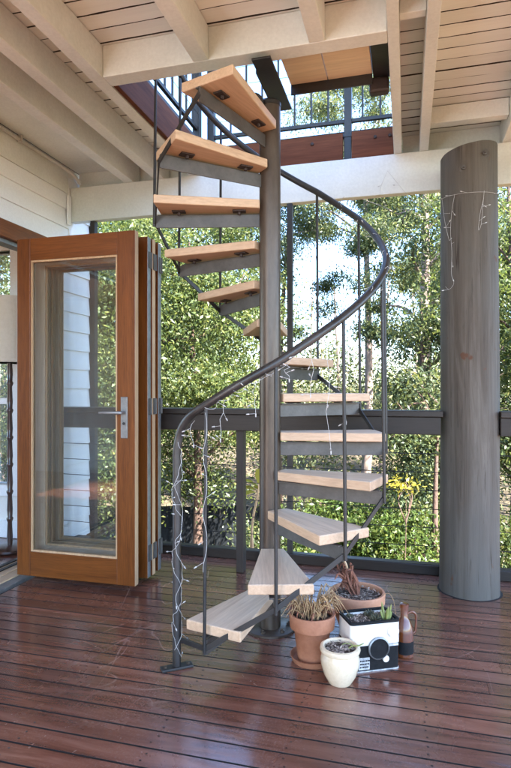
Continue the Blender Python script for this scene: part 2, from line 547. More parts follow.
# --------------------------------------------------------------------------
# ceiling (underside of the upper deck), joists, beams
# --------------------------------------------------------------------------
ZJ, ZC = 2.73, 2.89
YE = -0.5                                   # the upper deck ends above the camera's back
OX0, OX1, OY0, OY1 = -1.44, -0.065, 2.545, 3.80
b = MB()
y = YE
rng = random.Random(5)
while y < 3.98:
    y1 = y + 0.0895
    segs = [(-1.80, 3.1)]
    if y1 > OY0 and y < OY1:
        segs = [(-1.80, OX0 + 0.002), (OX1, 3.1)]
    for s0, s1 in segs:
        dz = rng.uniform(-0.002, 0.002)
        ya, yb = y + rng.uniform(-0.0015, 0.0015), y1 + 0.001
        xs_ = [s0]
        while xs_[-1] < s1 - 0.12:                    # slightly ragged painted edge
            xs_.append(xs_[-1] + rng.uniform(0.03, 0.10))
        xs_.append(s1)
        low = [(xx, ya + rng.uniform(-0.0012, 0.0012)) for xx in xs_]
        high = [(xx, yb + rng.uniform(-0.0022, 0.0012)) for xx in reversed(xs_)]
        n0 = len(b.f)
        b.prism(low + high, ZC + dz, ZC + 0.022, 1, 1)
        b.m[n0] = 0                                   # painted underside, dark side faces
    y += 0.098
tag(b.build('ceiling_boards', [M['cream_board'], M['bracket']]), 'cream painted ceiling boards with dark gaps between the joists', None, None, 'structure')
b = MB()
b.box(-2.6, OX0, YE, 3.98, ZC + 0.03, ZC + 0.06)
b.box(OX1, 3.1, YE, 3.98, ZC + 0.03, ZC + 0.06)
b.box(OX0, OX1, YE, OY0 - 0.02, ZC + 0.03, ZC + 0.06)
b.box(OX0, OX1, OY1 + 0.03, 3.98, ZC + 0.03, ZC + 0.06)
tag(b.build('gap_blackout_sheet', M['dark']), None, None, None, 'structure')  # added dark sheet, stops light so the gaps between boards look black
b = MB()
b.box(-2.49, -1.802, YE, 3.864, ZC - 0.008, ZC + 0.01)
tag(b.build('ceiling_lining', M['cream'], bevel=0.002), 'smooth cream ceiling sheet beside the house wall', None, None, 'structure')
b = MB()
b.box(-7.2, 3.3, 0.6, 3.6, 5.5, 5.6)
tag(b.build('sun_blocking_roof', M['sun_block']), None, None, None, 'structure')  # unseen roof, added to keep the sun out of the stair opening


def joist(x0, x1, y0, y1, label, z0=ZJ, z1=ZC - 0.004, mat='cream', group='cream ceiling joists'):
    o = MB().box(x0, x1, y0, y1, z0, z1).build('ceiling_joist', M[mat], bevel=0.004)
    return tag(o, label, 'joist', group)


joist(-2.03, -1.955, YE, 3.86, 'cream joist nearest the house wall, beside the smooth ceiling sheet')
joist(-1.785, -1.71, YE, 3.86, 'middle of the three long cream joists left of the stair opening')
joist(-1.515, -1.445, YE, 3.86, 'long cream joist bounding the left edge of the stair opening')
joist(-0.966, -0.89, YE, 2.448, 'cream joist butting the trimmer above the upper left treads')
joist(-0.418, -0.346, YE, 2.448, 'cream joist butting the trimmer above the plywood landing')
joist(-0.080, -0.030, YE, 3.86, 'slim cream joist bounding the right edge of the stair opening')
joist(0.080, 0.135, YE, 3.86, 'cream joist just right of the stair opening, left of the log post')
joist(0.575, 0.63, YE, 3.86, 'cream joist end over the beam right of the log post')
joist(1.07, 1.125, YE, 3.86, 'cream joist beyond the right edge of the picture')
tag(MB().box(-1.444, -0.081, 2.45, 2.540, ZJ, ZC - 0.004).build('trimmer_beam', M['cream'], bevel=0.004),
    'cream trimmer beam across the near edge of the stair opening', 'beam')
tag(MB().box(-0.029, 0.079, 2.40, 2.445, ZJ + 0.03, ZC - 0.004).build('blocking_piece', M['cream'], bevel=0.003),
    'short cream blocking between the two slim joists right of the opening', 'blocking')
tag(MB().box(0.137, 0.573, 3.50, 3.56, ZJ + 0.055, ZC - 0.004).build('blocking_piece', M['cream'], bevel=0.003),
    'cream blocking bar above the log post top', 'blocking')
tag(MB().box(-2.485, 3.6, 3.75, 3.81, 2.47, ZJ).build('edge_beam', M['cream'], bevel=0.004),
    'long cream beam over the deck edge behind the stair and log post', 'beam')

# red brown boards lining the stair opening
tag(MB().box(OX0 + 0.002, OX0 + 0.03, 2.545, 3.735, ZJ + 0.002, 2.93).build('opening_lining_board', M['rust_board_y'], bevel=0.003),
    'red-brown board lining the left side of the stair opening', 'lining board')
t = thing('opening_lining_board', 'red-brown board on the cream beam at the back of the stair opening', 'lining board', (0, 0, 0))
MB().box(-1.40, -0.415, 3.765, 3.795, ZJ + 0.002, 2.915).box(-0.355, -0.082, 3.765, 3.795, ZJ + 0.002, 2.915).build('board', M['rust_board'], t, bevel=0.003)
for xx in (-1.15, -0.62, -0.20, -0.105):
    MB().lathe([(0.011, 0), (0.011, 0.012), (0.004, 0.014)], (xx, 3.765, 2.86), 8, axis='y').build('bolt', M['bracket'], t)


tag(MB().box(-2.487, -1.447, 3.865, 3.89, 2.66, 2.888).build('closing_board', M['cream'], bevel=0.003),
    'cream closing board over the beam between the joist ends at left', 'board')
tag(MB().box(-0.028, 3.05, 3.865, 3.89, 2.66, 2.888).build('closing_board', M['cream'], bevel=0.003),
    'cream closing board over the beam behind the log post top', 'board')


# upper balustrade round the stair opening
def upper_rail(label, a, c, posts, parent_mat='black_steel'):
    a, c = Vector(a), Vector(c)
    t = thing('upper_balustrade', label, 'balustrade', a, math.atan2((c - a).y, (c - a).x), 'dark balustrades above the stair opening')
    L = (c - a).length
    MB().box(0, L, -0.03, 0.03, 0.0, 0.028).build('bottom_plate', M['black_steel'], t, bevel=0.002)
    MB().box(0, L, -0.012, 0.012, 0.105, 0.13).build('lower_rail', M['black_steel'], t, bevel=0.002)
    MB().box(0, L, -0.025, 0.025, 0.96, 1.0).build('top_rail', M['black_steel'], t, bevel=0.002)
    x = 0.06
    while x < L - 0.03:
        if min(abs(x - p) for p in posts) > 0.04:
            MB().box(x - 0.006, x + 0.006, -0.006, 0.006, 0.1305, 0.9595).build('baluster', M['black_steel'], t)
        x += 0.117
    for p in posts:
        MB().box(p - 0.025, p + 0.025, -0.026, 0.026, -0.165, 0.99).build('post', M['black_steel'], t, bevel=0.002)
    bb = MB()
    for k in range(6):
        z = 0.22 + k * 0.125
        bb.tube([(0, -0.016, z), (L, -0.016, z)], 0.0016, 5)
    bb.build('wire', M['cable'], t)
    return t


upper_rail('dark balustrade above the red-brown board at the back of the stair opening', (-1.40, 3.83, 2.90), (1.6, 3.83, 2.90), (0.03, 1.015, 2.2))
upper_rail('dark balustrade along the left edge of the stair opening', (-1.455, 2.56, 2.94), (-1.455, 3.79, 2.94), (0.03, 1.20))

# --------------------------------------------------------------------------
# house wall with cladding, door frame, interior
# --------------------------------------------------------------------------
t = thing('house_wall', 'white weatherboard house wall with an opening for the folding doors', 'wall', (-2.5, 0, 0))
bb = MB()
zs = [2.27, 2.416, 2.56, 2.683]
for i in range(3):                                    # boards over the door
    z0, z1 = zs[i], zs[i + 1]
    bb.add([(-0.02, -0.715, z0), (0.012, -0.715, z0), (0.0, -0.715, z1), (-0.02, -0.715, z1),
            (-0.02, 3.74, z0), (0.012, 3.74, z0), (0.0, 3.74, z1), (-0.02, 3.74, z1)],
           [(0, 1, 2, 3), (7, 6, 5, 4), (0, 4, 5, 1), (1, 5, 6, 2), (2, 6, 7, 3), (3, 7, 4, 0)])
z = 0.02
while z < 2.68:                                       # full height boards behind the doorway
    z1 = z + 0.147
    bb.add([(-0.02, -4.2, z), (0.012, -4.2, z), (0.0, -4.2, z1), (-0.02, -4.2, z1),
            (-0.02, -0.72, z), (0.012, -0.72, z), (0.0, -0.72, z1), (-0.02, -0.72, z1)],
           [(0, 1, 2, 3), (7, 6, 5, 4), (0, 4, 5, 1), (1, 5, 6, 2), (2, 6, 7, 3), (3, 7, 4, 0)])
    z = z1
z = 0.02
while z < 2.68:
    z1 = z + 0.147
    y0 = 3.46 if z < 2.26 else 3.7405
    bb.add([(-0.02, y0, z), (0.012, y0, z), (0.0, y0, z1), (-0.02, y0, z1),
            (-0.02, 4.03, z), (0.012, 4.03, z), (0.0, 4.03, z1), (-0.02, 4.03, z1)],
           [(0, 1, 2, 3), (7, 6, 5, 4), (0, 4, 5, 1), (1, 5, 6, 2), (2, 6, 7, 3), (3, 7, 4, 0)])
    z = z1
bb.build('weatherboards', M['white'], t, bevel=0.002)
bb = MB()
bb.box(-0.14, -0.021, -4.2, -0.62, 0.0, 2.9).box(-0.14, -0.021, -0.619, 3.44, 2.27, 2.9).box(-0.14, -0.021, 3.44, 4.03, 0.0, 2.9)
bb.build('wall_core', M['interior'], t)
MB().box(0.013, 0.032, 3.70, 3.738, 2.44, 2.66).build('vertical_batten', M['white'], t, bevel=0.003)
MB().box(-0.03, 0.04, 4.031, 4.10, -0.3, 2.9).build('corner_post', M['post_grey'], t, bevel=0.003)
MB().box(-0.02, 0.004, -4.2, 3.74, 2.685, 2.88).build('fascia', M['cream'], t, bevel=0.002)

t = thing('ceiling_conduit', 'grey cable conduit running along the top of the house wall', 'conduit', (-2.47, 0, 2.845))
MB().tube(smooth_path([(0, -3.2, 0), (0, 0.5, 0), (0, 2.6, 0), (0.0, 3.3, 0), (0.03, 3.52, -0.02), (0.09, 3.62, -0.07), (0.10, 3.70, -0.11)], 6), 0.013, 10).build('pipe', M['conduit'], t, smooth=True)
for yy in (0.8, 1.6, 2.4, 3.15):
    MB().box(-0.018, 0.018, yy, yy + 0.012, -0.017, 0.03).build('saddle_clip', M['conduit'], t)

t = thing('door_frame', 'reddish timber frame and track of the folding door opening', 'door frame', (-2.5, 0, 0))
MB().box(-0.13, 0.055, -0.6, 3.44, 2.155, 2.265).build('head', M['merbau_y'], t, bevel=0.003)
MB().box(-0.06, 0.02, -0.6, 3.39, 2.128, 2.1545).build('track', M['alu'], t, bevel=0.002)
MB().box(-0.13, 0.03, 3.39, 3.4385, 0.035, 2.154).build('jamb', M['merbau_v'], t, bevel=0.003)
MB().box(-0.10, 0.05, -0.6, 3.389, 0.001, 0.026).build('sill', M['sill'], t, bevel=0.003)
MB().box(-0.085, -0.055, -0.6, 3.389, 0.0265, 0.034).box(-0.025, 0.0, -0.6, 3.389, 0.0265, 0.034).build('floor_track', M['black_steel'], t)
MB().box(0.052, 0.125, -0.6, 3.60, -0.004, 0.020).build('outer_sill', M['sill'], t, bevel=0.003)
MB().box(0.127, 0.20, -0.6, 3.60, -0.012, 0.012).build('sill_edge', M['alu'], t, bevel=0.003)

# interior: far wall with a window, side wall, ceiling
t = thing('interior_wall', 'white interior wall behind the floor lamp', 'wall', (0, 3.80, 0))
bb = MB()
WX0, WX1, WZ0, WZ1 = -6.6, -2.99, 0.40, 2.30
bb.box(-7.2, WX0, 0, 0.12, 0, 2.5).box(WX1, -2.645, 0, 0.12, 0, 2.5).box(WX0, WX1, 0, 0.12, 0, WZ0).box(WX0, WX1, 0, 0.12, WZ1, 2.5)
bb.build('plaster', M['interior'], t)
MB().box(-7.2, -2.645, -0.018, -0.001, 0.001, 0.14).build('skirting', M['white'], t, bevel=0.004)
t = thing('window', 'white framed window behind the beige floor lamp', 'window', (0, 3.80, 0))
bb = MB()
bb.box(WX1 - 0.06, WX1 + 0.07, -0.03, 0.08, WZ0 - 0.06, WZ1 + 0.08).box(WX0 - 0.07, WX0 + 0.06, -0.03, 0.08, WZ0 - 0.06, WZ1 + 0.08)
bb.box(WX0 + 0.06, WX1 - 0.06, -0.03, 0.08, WZ1, WZ1 + 0.08)
bb.build('frame', M['white'], t, bevel=0.004)
MB().box(WX0 + 0.06, WX1 - 0.06, -0.05, 0.08, WZ0 - 0.06, WZ0 + 0.03).build('sill', M['white'], t, bevel=0.004)
MB().box(WX0 + 0.06, WX1 - 0.06, -0.01, 0.05, 1.07, 1.12).build('transom', M['white'], t, bevel=0.004)
MB().box(WX0 + 0.06, WX1 - 0.06, 0.02, 0.026, WZ0 + 0.03, 1.07).box(WX0 + 0.06, WX1 - 0.06, 0.02, 0.026, 1.12, WZ1).build('pane', M['glass'], t)
b = MB()
b.box(-7.2, -2.645, -1.0, 3.80, 2.5, 2.55)
tag(b.build('interior_ceiling', M['interior']), None, None, None, 'structure')
b = MB()
b.box(-7.2, -2.645, -1.1, -1.0, 0, 2.6)
tag(b.build('interior_side_wall', M['interior']), None, None, None, 'structure')

# floor lamp
t = thing('floor_lamp', 'floor lamp with a beige drum shade and dark turned stem inside the doorway', 'lamp', (-2.83, 3.50, 0))
MB().lathe([(0.0001, 0), (0.135, 0), (0.15, 0.012), (0.15, 0.028), (0.13, 0.04), (0.03, 0.045), (0.0001, 0.046)], (0, 0, 0), 36).build('base', M['lamp_dark'], t, smooth=True)
prof = [(0.018, 0.045)]
z = 0.05
while z < 1.45:
    prof += [(0.018, z), (0.021, z + 0.05), (0.016, z + 0.16), (0.024, z + 0.18), (0.024, z + 0.19)]
    z += 0.2
MB().lathe(prof, (0, 0, 0), 16).build('stem', M['lamp_dark'], t, smooth=True)
MB().lathe([(0.20, 1.385), (0.185, 1.86), (0.182, 1.86), (0.197, 1.385)], (0, 0, 0), 40).build('lamp_shade', M['lampshade'], t, smooth=True)
MB().bar((-0.185, 0, 1.80), (0.185, 0, 1.80), 0.006, 0.006).bar((0, -0.185, 1.80), (0, 0.185, 1.80), 0.006, 0.006).box(-0.006, 0.006, -0.006, 0.006, 1.42, 1.80).build('shade_carrier', M['black_steel'], t)


# folding door leaves
def door_leaf(label, y0, x0, x1, handle, edge='pale_edge', th=0.044, z0=0.036, z1=2.126):
    t = thing('folding_door', label, 'door', (x0, y0, z0), 0, 'glazed folding door leaves')
    W, H = x1 - x0, z1 - z0
    ls, rs, tr, br = 0.095, 0.118, 0.135, 0.150
    MB().box(0, ls, 0, th, 0, H).build('stile', M['merbau_v' if handle else 'pale_stile'], t, bevel=0.003)
    st = MB()
    st.box(W - rs, W, 0, th, 0, H)
    st = st.build('stile', [M['merbau_v'], M[edge]], t, bevel=0.003)
    for p in st.data.polygons:                              # unoiled closing edge
        if p.normal.x > 0.9:
            p.material_index = 1
    MB().box(ls + 0.0005, W - rs - 0.0005, 0.001, th - 0.001, H - tr, H).build('rail', M['merbau_h' if handle else 'pale_rail'], t, bevel=0.002)
    MB().box(ls + 0.0005, W - rs - 0.0005, 0.001, th - 0.001, 0, br).build('rail', M['merbau_h' if handle else 'pale_rail'], t, bevel=0.002)
    bd = MB()
    g0, g1, h0, h1 = ls, W - rs, br, H - tr
    for yy in (0.008, 0.026):
        bd.box(g0, g0 + 0.012, yy, yy + 0.010, h0, h1).box(g1 - 0.012, g1, yy, yy + 0.010, h0, h1)
        bd.box(g0 + 0.012, g1 - 0.012, yy, yy + 0.010, h0, h0 + 0.012).box(g0 + 0.012, g1 - 0.012, yy, yy + 0.010, h1 - 0.012, h1)
    bd.build('glazing_bead', M['pale_edge'], t)
    MB().box(g0 + 0.003, g1 - 0.003, 0.0195, 0.0245, h0 + 0.003, h1 - 0.003).build('glass', M['glass'], t)
    if handle:
        pl = MB().box(W - 0.088, W - 0.045, -0.010, 0.0, 0.868, 1.112).build('handle_plate', M['alu'], t, bevel=0.003)
        MB().tube([(W - 0.066, -0.010, 1.020), (W - 0.066, -0.055, 1.020), (W - 0.085, -0.060, 1.020), (W - 0.20, -0.060, 1.018)], 0.010, 10).build('lever', M['alu'], pl, smooth=True)
        MB().lathe([(0.0085, 0), (0.0085, 0.004), (0.003, 0.005)], (W - 0.066, -0.010, 0.955), 12, axis='y').build('keyhole', M['black_steel'], pl)
    hb = MB()
    for zz in (0.10, 1.0, 1.9):
        hb.box(W + 0.0005, W + 0.004, th * 0.2, th * 0.95, zz, zz + 0.10)
        hb.tube([(W + 0.004, th, zz), (W + 0.004, th, zz + 0.10)], 0.005, 8)
    if not handle:
        hb.build('hinge', M['arm_steel'], t)
    return t


door_leaf('front timber folding door leaf with lever handle, standing open at the left', 2.965, -2.345, -1.535, True)
door_leaf('second folding door leaf, just behind the handled one', 3.110, -2.345, -1.525, False, 'alu')
door_leaf('third folding door leaf in the open stack, hinged to the second', 3.170, -2.345, -1.522, False)
door_leaf('rearmost folding door leaf of the open stack, nearest the railing', 3.262, -2.345, -1.526, False, 'alu')

# --------------------------------------------------------------------------
# log post
# --------------------------------------------------------------------------
LX, LY, LR = 0.357, 3.52, 0.162
t = thing('log_post', 'thick weathered grey log post standing on the deck at right', 'post', (LX, LY, 0))
bb = MB()
vs, fs = [], []
seg = 56
rng = random.Random(11)
ph = [rng.uniform(0, 6.28) for _ in range(6)]
zsl = [-0.25, 0.0] + [0.12 * i for i in range(1, 21)] + [2.6]
for i, z in enumerate(zsl):
    for k in range(seg):
        a = 2 * PI * k / seg
        r = LR * (1 + 0.035 * (1 - z / 2.6))
        r *= 1 + 0.016 * math.sin(2 * a + ph[0] + z * 0.9) + 0.006 * math.sin(3.1 * z + ph[4]) + 0.007 * math.sin(5 * a + ph[1] + z) + 0.005 * math.sin(9 * a + ph[2]) + 0.004 * math.sin(4 * z + ph[3] + a)
        x, yy = r * math.cos(a), r * math.sin(a)
        zz = z
        if i == len(zsl) - 1:
            zz = 2.590 + 0.15 * x
        vs.append((x + 0.004 * math.sin(z * 1.3), yy, zz))
for i in range(len(zsl) - 1):
    for k in range(seg):
        k2 = (k + 1) % seg
        fs.append((i * seg + k, i * seg + k2, (i + 1) * seg + k2, (i + 1) * seg + k))
fs.append(tuple((len(zsl) - 1) * seg + k for k in range(seg)))
bb.add(vs, fs)
bb.build('trunk', M['log'], t, smooth=True, angle=60)
MB().lathe([(0.182, 0.0006), (0.150, 0.0012)], (0.002, 0, 0), 48).build('painted_shadow_ring', M['dark'], t)  # flat black ring painted as the shadow round the log's foot
for dx, zz in ((-0.045, 2.452), (0.068, 2.525)):
    yb = -math.sqrt(LR ** 2 - dx ** 2) - 0.002
    bo = MB().lathe([(0.026, 0), (0.026, 0.004), (0.013, 0.0045), (0.013, 0.022), (0.006, 0.0225), (0.006, 0.036), (0.001, 0.037)], (dx, yb + 0.008, zz), 12, axis='y')
    bo.build('bolt', M['arm_steel'], t, smooth=True)

# --------------------------------------------------------------------------
# deck balustrade
# --------------------------------------------------------------------------
def railing(label, x0, x1, posts, tall):
    t = thing('deck_railing', label, 'railing', ((x0 + x1) / 2, 3.5, 0), 0, 'dark deck railings with cables')
    o = (x0 + x1) / 2
    a, c = x0 - o, x1 - o
    MB().box(a, c, -0.10, 0.055, 1.030, 1.066).build('handrail_cap', M['rail'], t, bevel=0.004)
    MB().box(a, c - 0.012, -0.085, -0.04, 0.925, 1.029).build('fascia_board', M['rail'], t, bevel=0.004)
    for p in posts:
        MB().box(p - o - 0.024, p - o + 0.024, -0.039, 0.03, 0.001, 1.029).build('post', M['post_grey'], t, bevel=0.003)
    for p in tall:
        MB().box(p - o - 0.019, p - o + 0.019, 0.255, 0.295, 0.064, 2.469).build('steel_post', M['black_steel'], t, bevel=0.002)
    for k in range(7):
        z = 0.122 + k * 0.113
        n = 24
        pts = [(a + (c - a) * i / n, 0.06, z - 0.004 * math.sin(PI * (i % 8) / 8)) for i in range(n + 1)]
        MB().tube(pts, 0.0028, 6).build('cable', M['cable'], t)
    cb = MB().box(x0 - o - 0.0, c + (0.16 if x1 < 0.3 else 0), 0.235, 0.315, 0.001, 0.063).build('kick_board', M['rail'], t, bevel=0.004)
    return t


railing('dark deck railing with cables behind the spiral stair', -2.46, 0.205, (-2.43, -1.045), (-0.776, -2.30))
railing('short dark deck railing right of the log post', 0.515, 2.28, (1.25, 2.2), (1.9,))

# --------------------------------------------------------------------------
# spiral staircase
# --------------------------------------------------------------------------
PX, PY, SR = -0.659, 2.707, 0.566
TH1, DTH, NZ0, DZ = 256.3, 29.73, 0.132, 0.19
stair = thing('spiral_staircase', 'steel spiral staircase with timber treads rising through the ceiling opening', 'staircase', (PX, PY, 0))


def ang(i):
    return R(TH1 + DTH * (i - 1))


def node(i, r=SR, dz=0.0):
    return Vector((r * math.cos(ang(i)), r * math.sin(ang(i)), NZ0 + DZ * (i - 1) + dz))


pole = MB().lathe([(0.053, 0.012), (0.053, 2.60)], (0, 0, 0), 40).build('centre_pole', M['steel'], stair, smooth=True)
bp = MB().lathe([(0.0001, 0.0005), (0.125, 0.0005), (0.125, 0.010), (0.122, 0.012), (0.0001, 0.012)], (0, 0, 0), 40).build('base_plate', M['steel'], pole, smooth=True)
for k in range(6):
    a = PI / 3 * k + 0.4
    MB().lathe([(0.011, 0.012), (0.011, 0.022), (0.005, 0.023), (0.005, 0.03)], (0.095 * math.cos(a), 0.095 * math.sin(a), 0), 6).build('base_bolt', M['steel'], pole)
MB().lathe([(0.055, 2.6005), (0.055, 2.618), (0.045, 2.63), (0.0001, 2.632)], (0, 0, 0), 30).build('pole_cap', M['black_steel'], pole, smooth=True)

# one tread in its own frame: x runs outwards, steel arm below, small brackets
TT = 0.090
RO = SR - 0.012
tread_poly = [(0.050, -0.046), (RO, -0.112), (RO, 0.155), (0.050, 0.066)]


def make_tread():
    bm_ = MB().prism(tread_poly, TT - 0.042, TT, 0, 1)
    tr = bm_.build('tread', [M['tread_side'], M['tread_top']], stair, bevel=0.005)
    arm = MB().box(0.051, SR + 0.006, -0.004, 0.004, -0.028, 0.034).box(0.051, SR, -0.026, -0.004, 0.034, 0.040).build('arm', M['arm_steel'], tr, bevel=0.0015)
    for xx in (0.12, 0.42):
        MB().box(xx, xx + 0.065, 0.006, 0.048, 0.040, 0.047).lathe([(0.009, 0.026), (0.009, 0.040)], (xx + 0.032, 0.028, 0), 8).build('bracket', M['bracket'], tr, bevel=0.0015)
    return tr


tread0 = make_tread()
for i in range(1, 14):
    if i == 1:
        tr = tread0
    else:
        tr = tread0.copy()
        COL.objects.link(tr)
        tr.parent = stair
        for ch in list(tread0.children):
            c2 = ch.copy()
            COL.objects.link(c2)
            c2.parent = tr
    tr.location = (0, 0, NZ0 + DZ * (i - 1))
    tr.rotation_euler = (0, 0, ang(i))

# stringer: flat bar polyline from newel foot through every tread end
SN = R(239.5)
newel = Vector((0.572 * math.cos(SN), 0.572 * math.sin(SN), 0))
bb = MB()
pts = [Vector((newel.x, newel.y, 0.128))] + [node(i, SR + 0.010) for i in range(1, 14)]
for p, q in zip(pts[:-1], pts[1:]):
    d = (q - p).normalized()
    bb.bar(p - d * 0.006, q + d * 0.006, 0.007, 0.022)
bb.build('stringer_bar', M['black_steel'], stair, bevel=0.001)

# handrail
OFFS = [(1, 1.000), (2, 0.975), (3, 0.98), (5, 1.005), (6, 1.05), (7, 1.08), (14, 1.095)]


def off(i):
    for (a, u), (c, v) in zip(OFFS[:-1], OFFS[1:]):
        if a <= i <= c:
            return u + (v - u) * (i - a) / (c - a)
    return OFFS[0][1] if i < 1 else OFFS[-1][1]


hr = [newel + Vector((0, 0, z)) for z in (0.012, 0.3, 0.6, 0.85, 0.93)]
for a, z in ((240.5, 0.995), (243.5, 1.045), (248.5, 1.090)):
    hr.append(Vector((SR * math.cos(R(a)), SR * math.sin(R(a)), z)))
i = 1.0
while i <= 11.4:
    hr.append(node(i, SR, off(i)))
    i += 0.2
MB().tube(smooth_path(hr, 3), 0.0178, 14).build('handrail', M['rail_steel'], stair, smooth=True)
fp = MB().bar((-0.068, 0, 0.006), (0.068, 0, 0.006), 0.045, 0.010).build('foot_plate', M['black_steel'], stair, tuple(newel), (0, 0, R(38)), bevel=0.002)
for xx in (-0.05, 0.05):
    MB().lathe([(0.008, 0.011), (0.008, 0.019)], (xx, 0, 0), 6).build('foot_bolt', M['steel'], fp)
for i in range(1, 12):
    p = node(i, SR + 0.016, -0.02)
    q = node(i, SR + 0.004, off(i) - 0.012)
    MB().tube([p, q], 0.0075, 8).build('baluster', M['black_steel'], stair, smooth=True)

# top landing (a short platform one step below the upper deck)
lx = lambda x: x - PX
ly = lambda yv: yv - PY
land = MB().box(lx(-0.590), lx(-0.396), ly(2.548), ly(2.890), 2.800, 2.823).box(lx(-0.392), lx(-0.168), ly(2.548), ly(2.890), 2.800, 2.823).build('landing_boards', M['ply'], stair, bevel=0.002)
fr = MB()
fr.box(lx(-0.590), lx(-0.168), ly(2.891), ly(2.899), 2.748, 2.825)
fr.box(lx(-0.690), lx(-0.681), ly(2.548), ly(2.93), 2.690, 2.825).box(lx(-0.681), lx(-0.592), ly(2.44), ly(2.93), 2.690, 2.700).lathe([(0.048, 0), (0.048, 0.03), (0.040, 0.034), (0.0001, 0.034)], (lx(-0.725), ly(2.66), 2.60), 20, axis='y')
fr.box(lx(-0.165), lx(-0.081), ly(2.548), ly(2.93), 2.792, 2.802).box(lx(-0.165), lx(-0.156), ly(2.548), ly(2.89), 2.803, 2.83)
fr.build('landing_frame', M['black_steel'], stair, bevel=0.0015)
MB().box(lx(-0.185), lx(-0.086), ly(2.902), ly(2.96), 2.712, 2.790).build('landing_bracket', M['bracket'], stair, bevel=0.012)

# --------------------------------------------------------------------------
# fairy lights
# --------------------------------------------------------------------------
def fairy(label, runs, drops, loc, group='white fairy light strings'):
    """runs: list of point lists in world space; drops: (point, length) hanging twigs with a bulb"""
    t = thing('fairy_lights', label, 'fairy lights', loc, 0, group)
    L = Vector(loc)
    w, bulbs = MB(), []
    rg = random.Random(len(label) * 7 + len(runs))
    for r in runs:
        pts = smooth_path([Vector(p) - L for p in r], 5)
        w.tube(pts, 0.0009, 5)
        acc = 0.0
        for p, q in zip(pts[:-1], pts[1:]):
            acc += (q - p).length
            if acc > 0.085:
                acc = 0
                dv = Vector((rg.uniform(-1, 1), rg.uniform(-1, 1), rg.uniform(-0.9, 0.6))).normalized()
                e = q + dv * rg.uniform(0.022, 0.04)
                w.tube([q, e], 0.0008, 4)
                bulbs.append((e, e + dv * 0.012))
    for p, ln in drops:
        p = Vector(p) - L
        n = 6
        pts = [p + Vector((rg.uniform(-0.012, 0.012), rg.uniform(-0.008, 0.008), -ln * i / n)) for i in range(n + 1)]
        w.tube(pts, 0.0009, 5)
        for q in pts[2::2]:
            dv = Vector((rg.uniform(-1, 1), rg.uniform(-0.6, 0.2), rg.uniform(-0.5, 0.3))).normalized()
            e = q + dv * 0.028
            w.tube([q, e], 0.0008, 4)
            bulbs.append((e, e + dv * 0.012))
        bulbs.append((pts[-1], pts[-1] - Vector((0, 0, 0.014))))
    w.build('wire', M['wire_white'], t)
    for p, q in bulbs:
        MB().tube([p, q], [0.0032, 0.0018], 6).build('bulb', M['wire_white'], t)
    return t


nw = newel + Vector((PX, PY, 0))
pts = []
rw = random.Random(17)
for k in range(46):
    z = 0.97 - k * 0.0205 + rw.uniform(-0.006, 0.006)
    a = -1.2 + 1.3 * math.sin(k * 0.45) + rw.uniform(-0.4, 0.4)
    pts.append((nw.x + 0.021 * math.cos(a), nw.y + 0.021 * math.sin(a), z))
pts2 = []
for k in range(30):
    z = 0.93 - k * 0.029
    a = -0.4 + 1.1 * math.sin(k * 0.8) + rw.uniform(-0.5, 0.5)
    pts2.append((nw.x + 0.022 * math.cos(a) + 0.004, nw.y + 0.022 * math.sin(a) - 0.004, z))
fairy('white fairy lights wound down the newel at the foot of the stair', [pts, pts2], [], (nw.x, nw.y, 0.01))

W = lambda v: Vector((PX, PY, 0)) + v


def rail_pt(i, dz=-0.02, r=SR):
    return W(node(i, r, off(i) + dz))


b1 = W(node(1, SR + 0.016, 0))
run = []
for k in range(26):
    z = 1.10 - k * 0.026
    run.append((b1.x + 0.010 * math.cos(-0.8 + math.sin(k * 0.7)), b1.y + 0.010 * math.sin(-0.8 + math.sin(k * 0.7)), z))
fairy('white fairy lights twisted down the first baluster', [run], [], (b1.x, b1.y, 0.4))
pp = [rail_pt(1.0 + 0.06 * k, -0.012 - 0.022 * abs(math.sin(k * 0.9)), SR + 0.015 * math.cos(k * 1.7)) for k in range(29)]
fairy('white fairy lights draped along the lower handrail', [pp],
      [(rail_pt(0.75), 0.10), (rail_pt(1.25), 0.16), (rail_pt(1.7), 0.13), (rail_pt(2.15), 0.07), (rail_pt(2.5), 0.2)], tuple(rail_pt(1.0, -0.1)))
pp = [rail_pt(2.9 + 0.1 * k, -0.008 + 0.03 * math.sin(k * 1.1), SR + 0.018 * math.cos(k * 1.9)) for k in range(40)]
fairy('white fairy lights looped round the upper handrail curve', [pp],
      [(rail_pt(2.75), 0.48), (rail_pt(3.05), 0.42)], tuple(rail_pt(4.0, -0.1)))

# strung over the beam and log post
ly0 = LY - LR - 0.012
ring = []
for k in range(11):
    a = R(200 + 16 * k)
    ring.append((LX + (LR + 0.008) * math.cos(a), LY + (LR + 0.008) * math.sin(a), 2.315 - 0.012 * math.sin(k * PI / 10)))
r1 = [(-0.12, 3.742, 2.62), (0.0, 3.742, 2.46), (0.10, 3.70, 2.36), (0.18, 3.5, 2.32)] + ring + [(0.62, 3.6, 2.38), (0.75, 3.742, 2.50), (0.9, 3.742, 2.42)]
r2 = [(-0.12, 3.742, 2.62), (-0.16, 3.742, 2.53), (-0.17, 3.742, 2.47)]


def on_log(a, z):
    return (LX + (LR + 0.010) * math.cos(R(a)), LY + (LR + 0.010) * math.sin(R(a)), z)


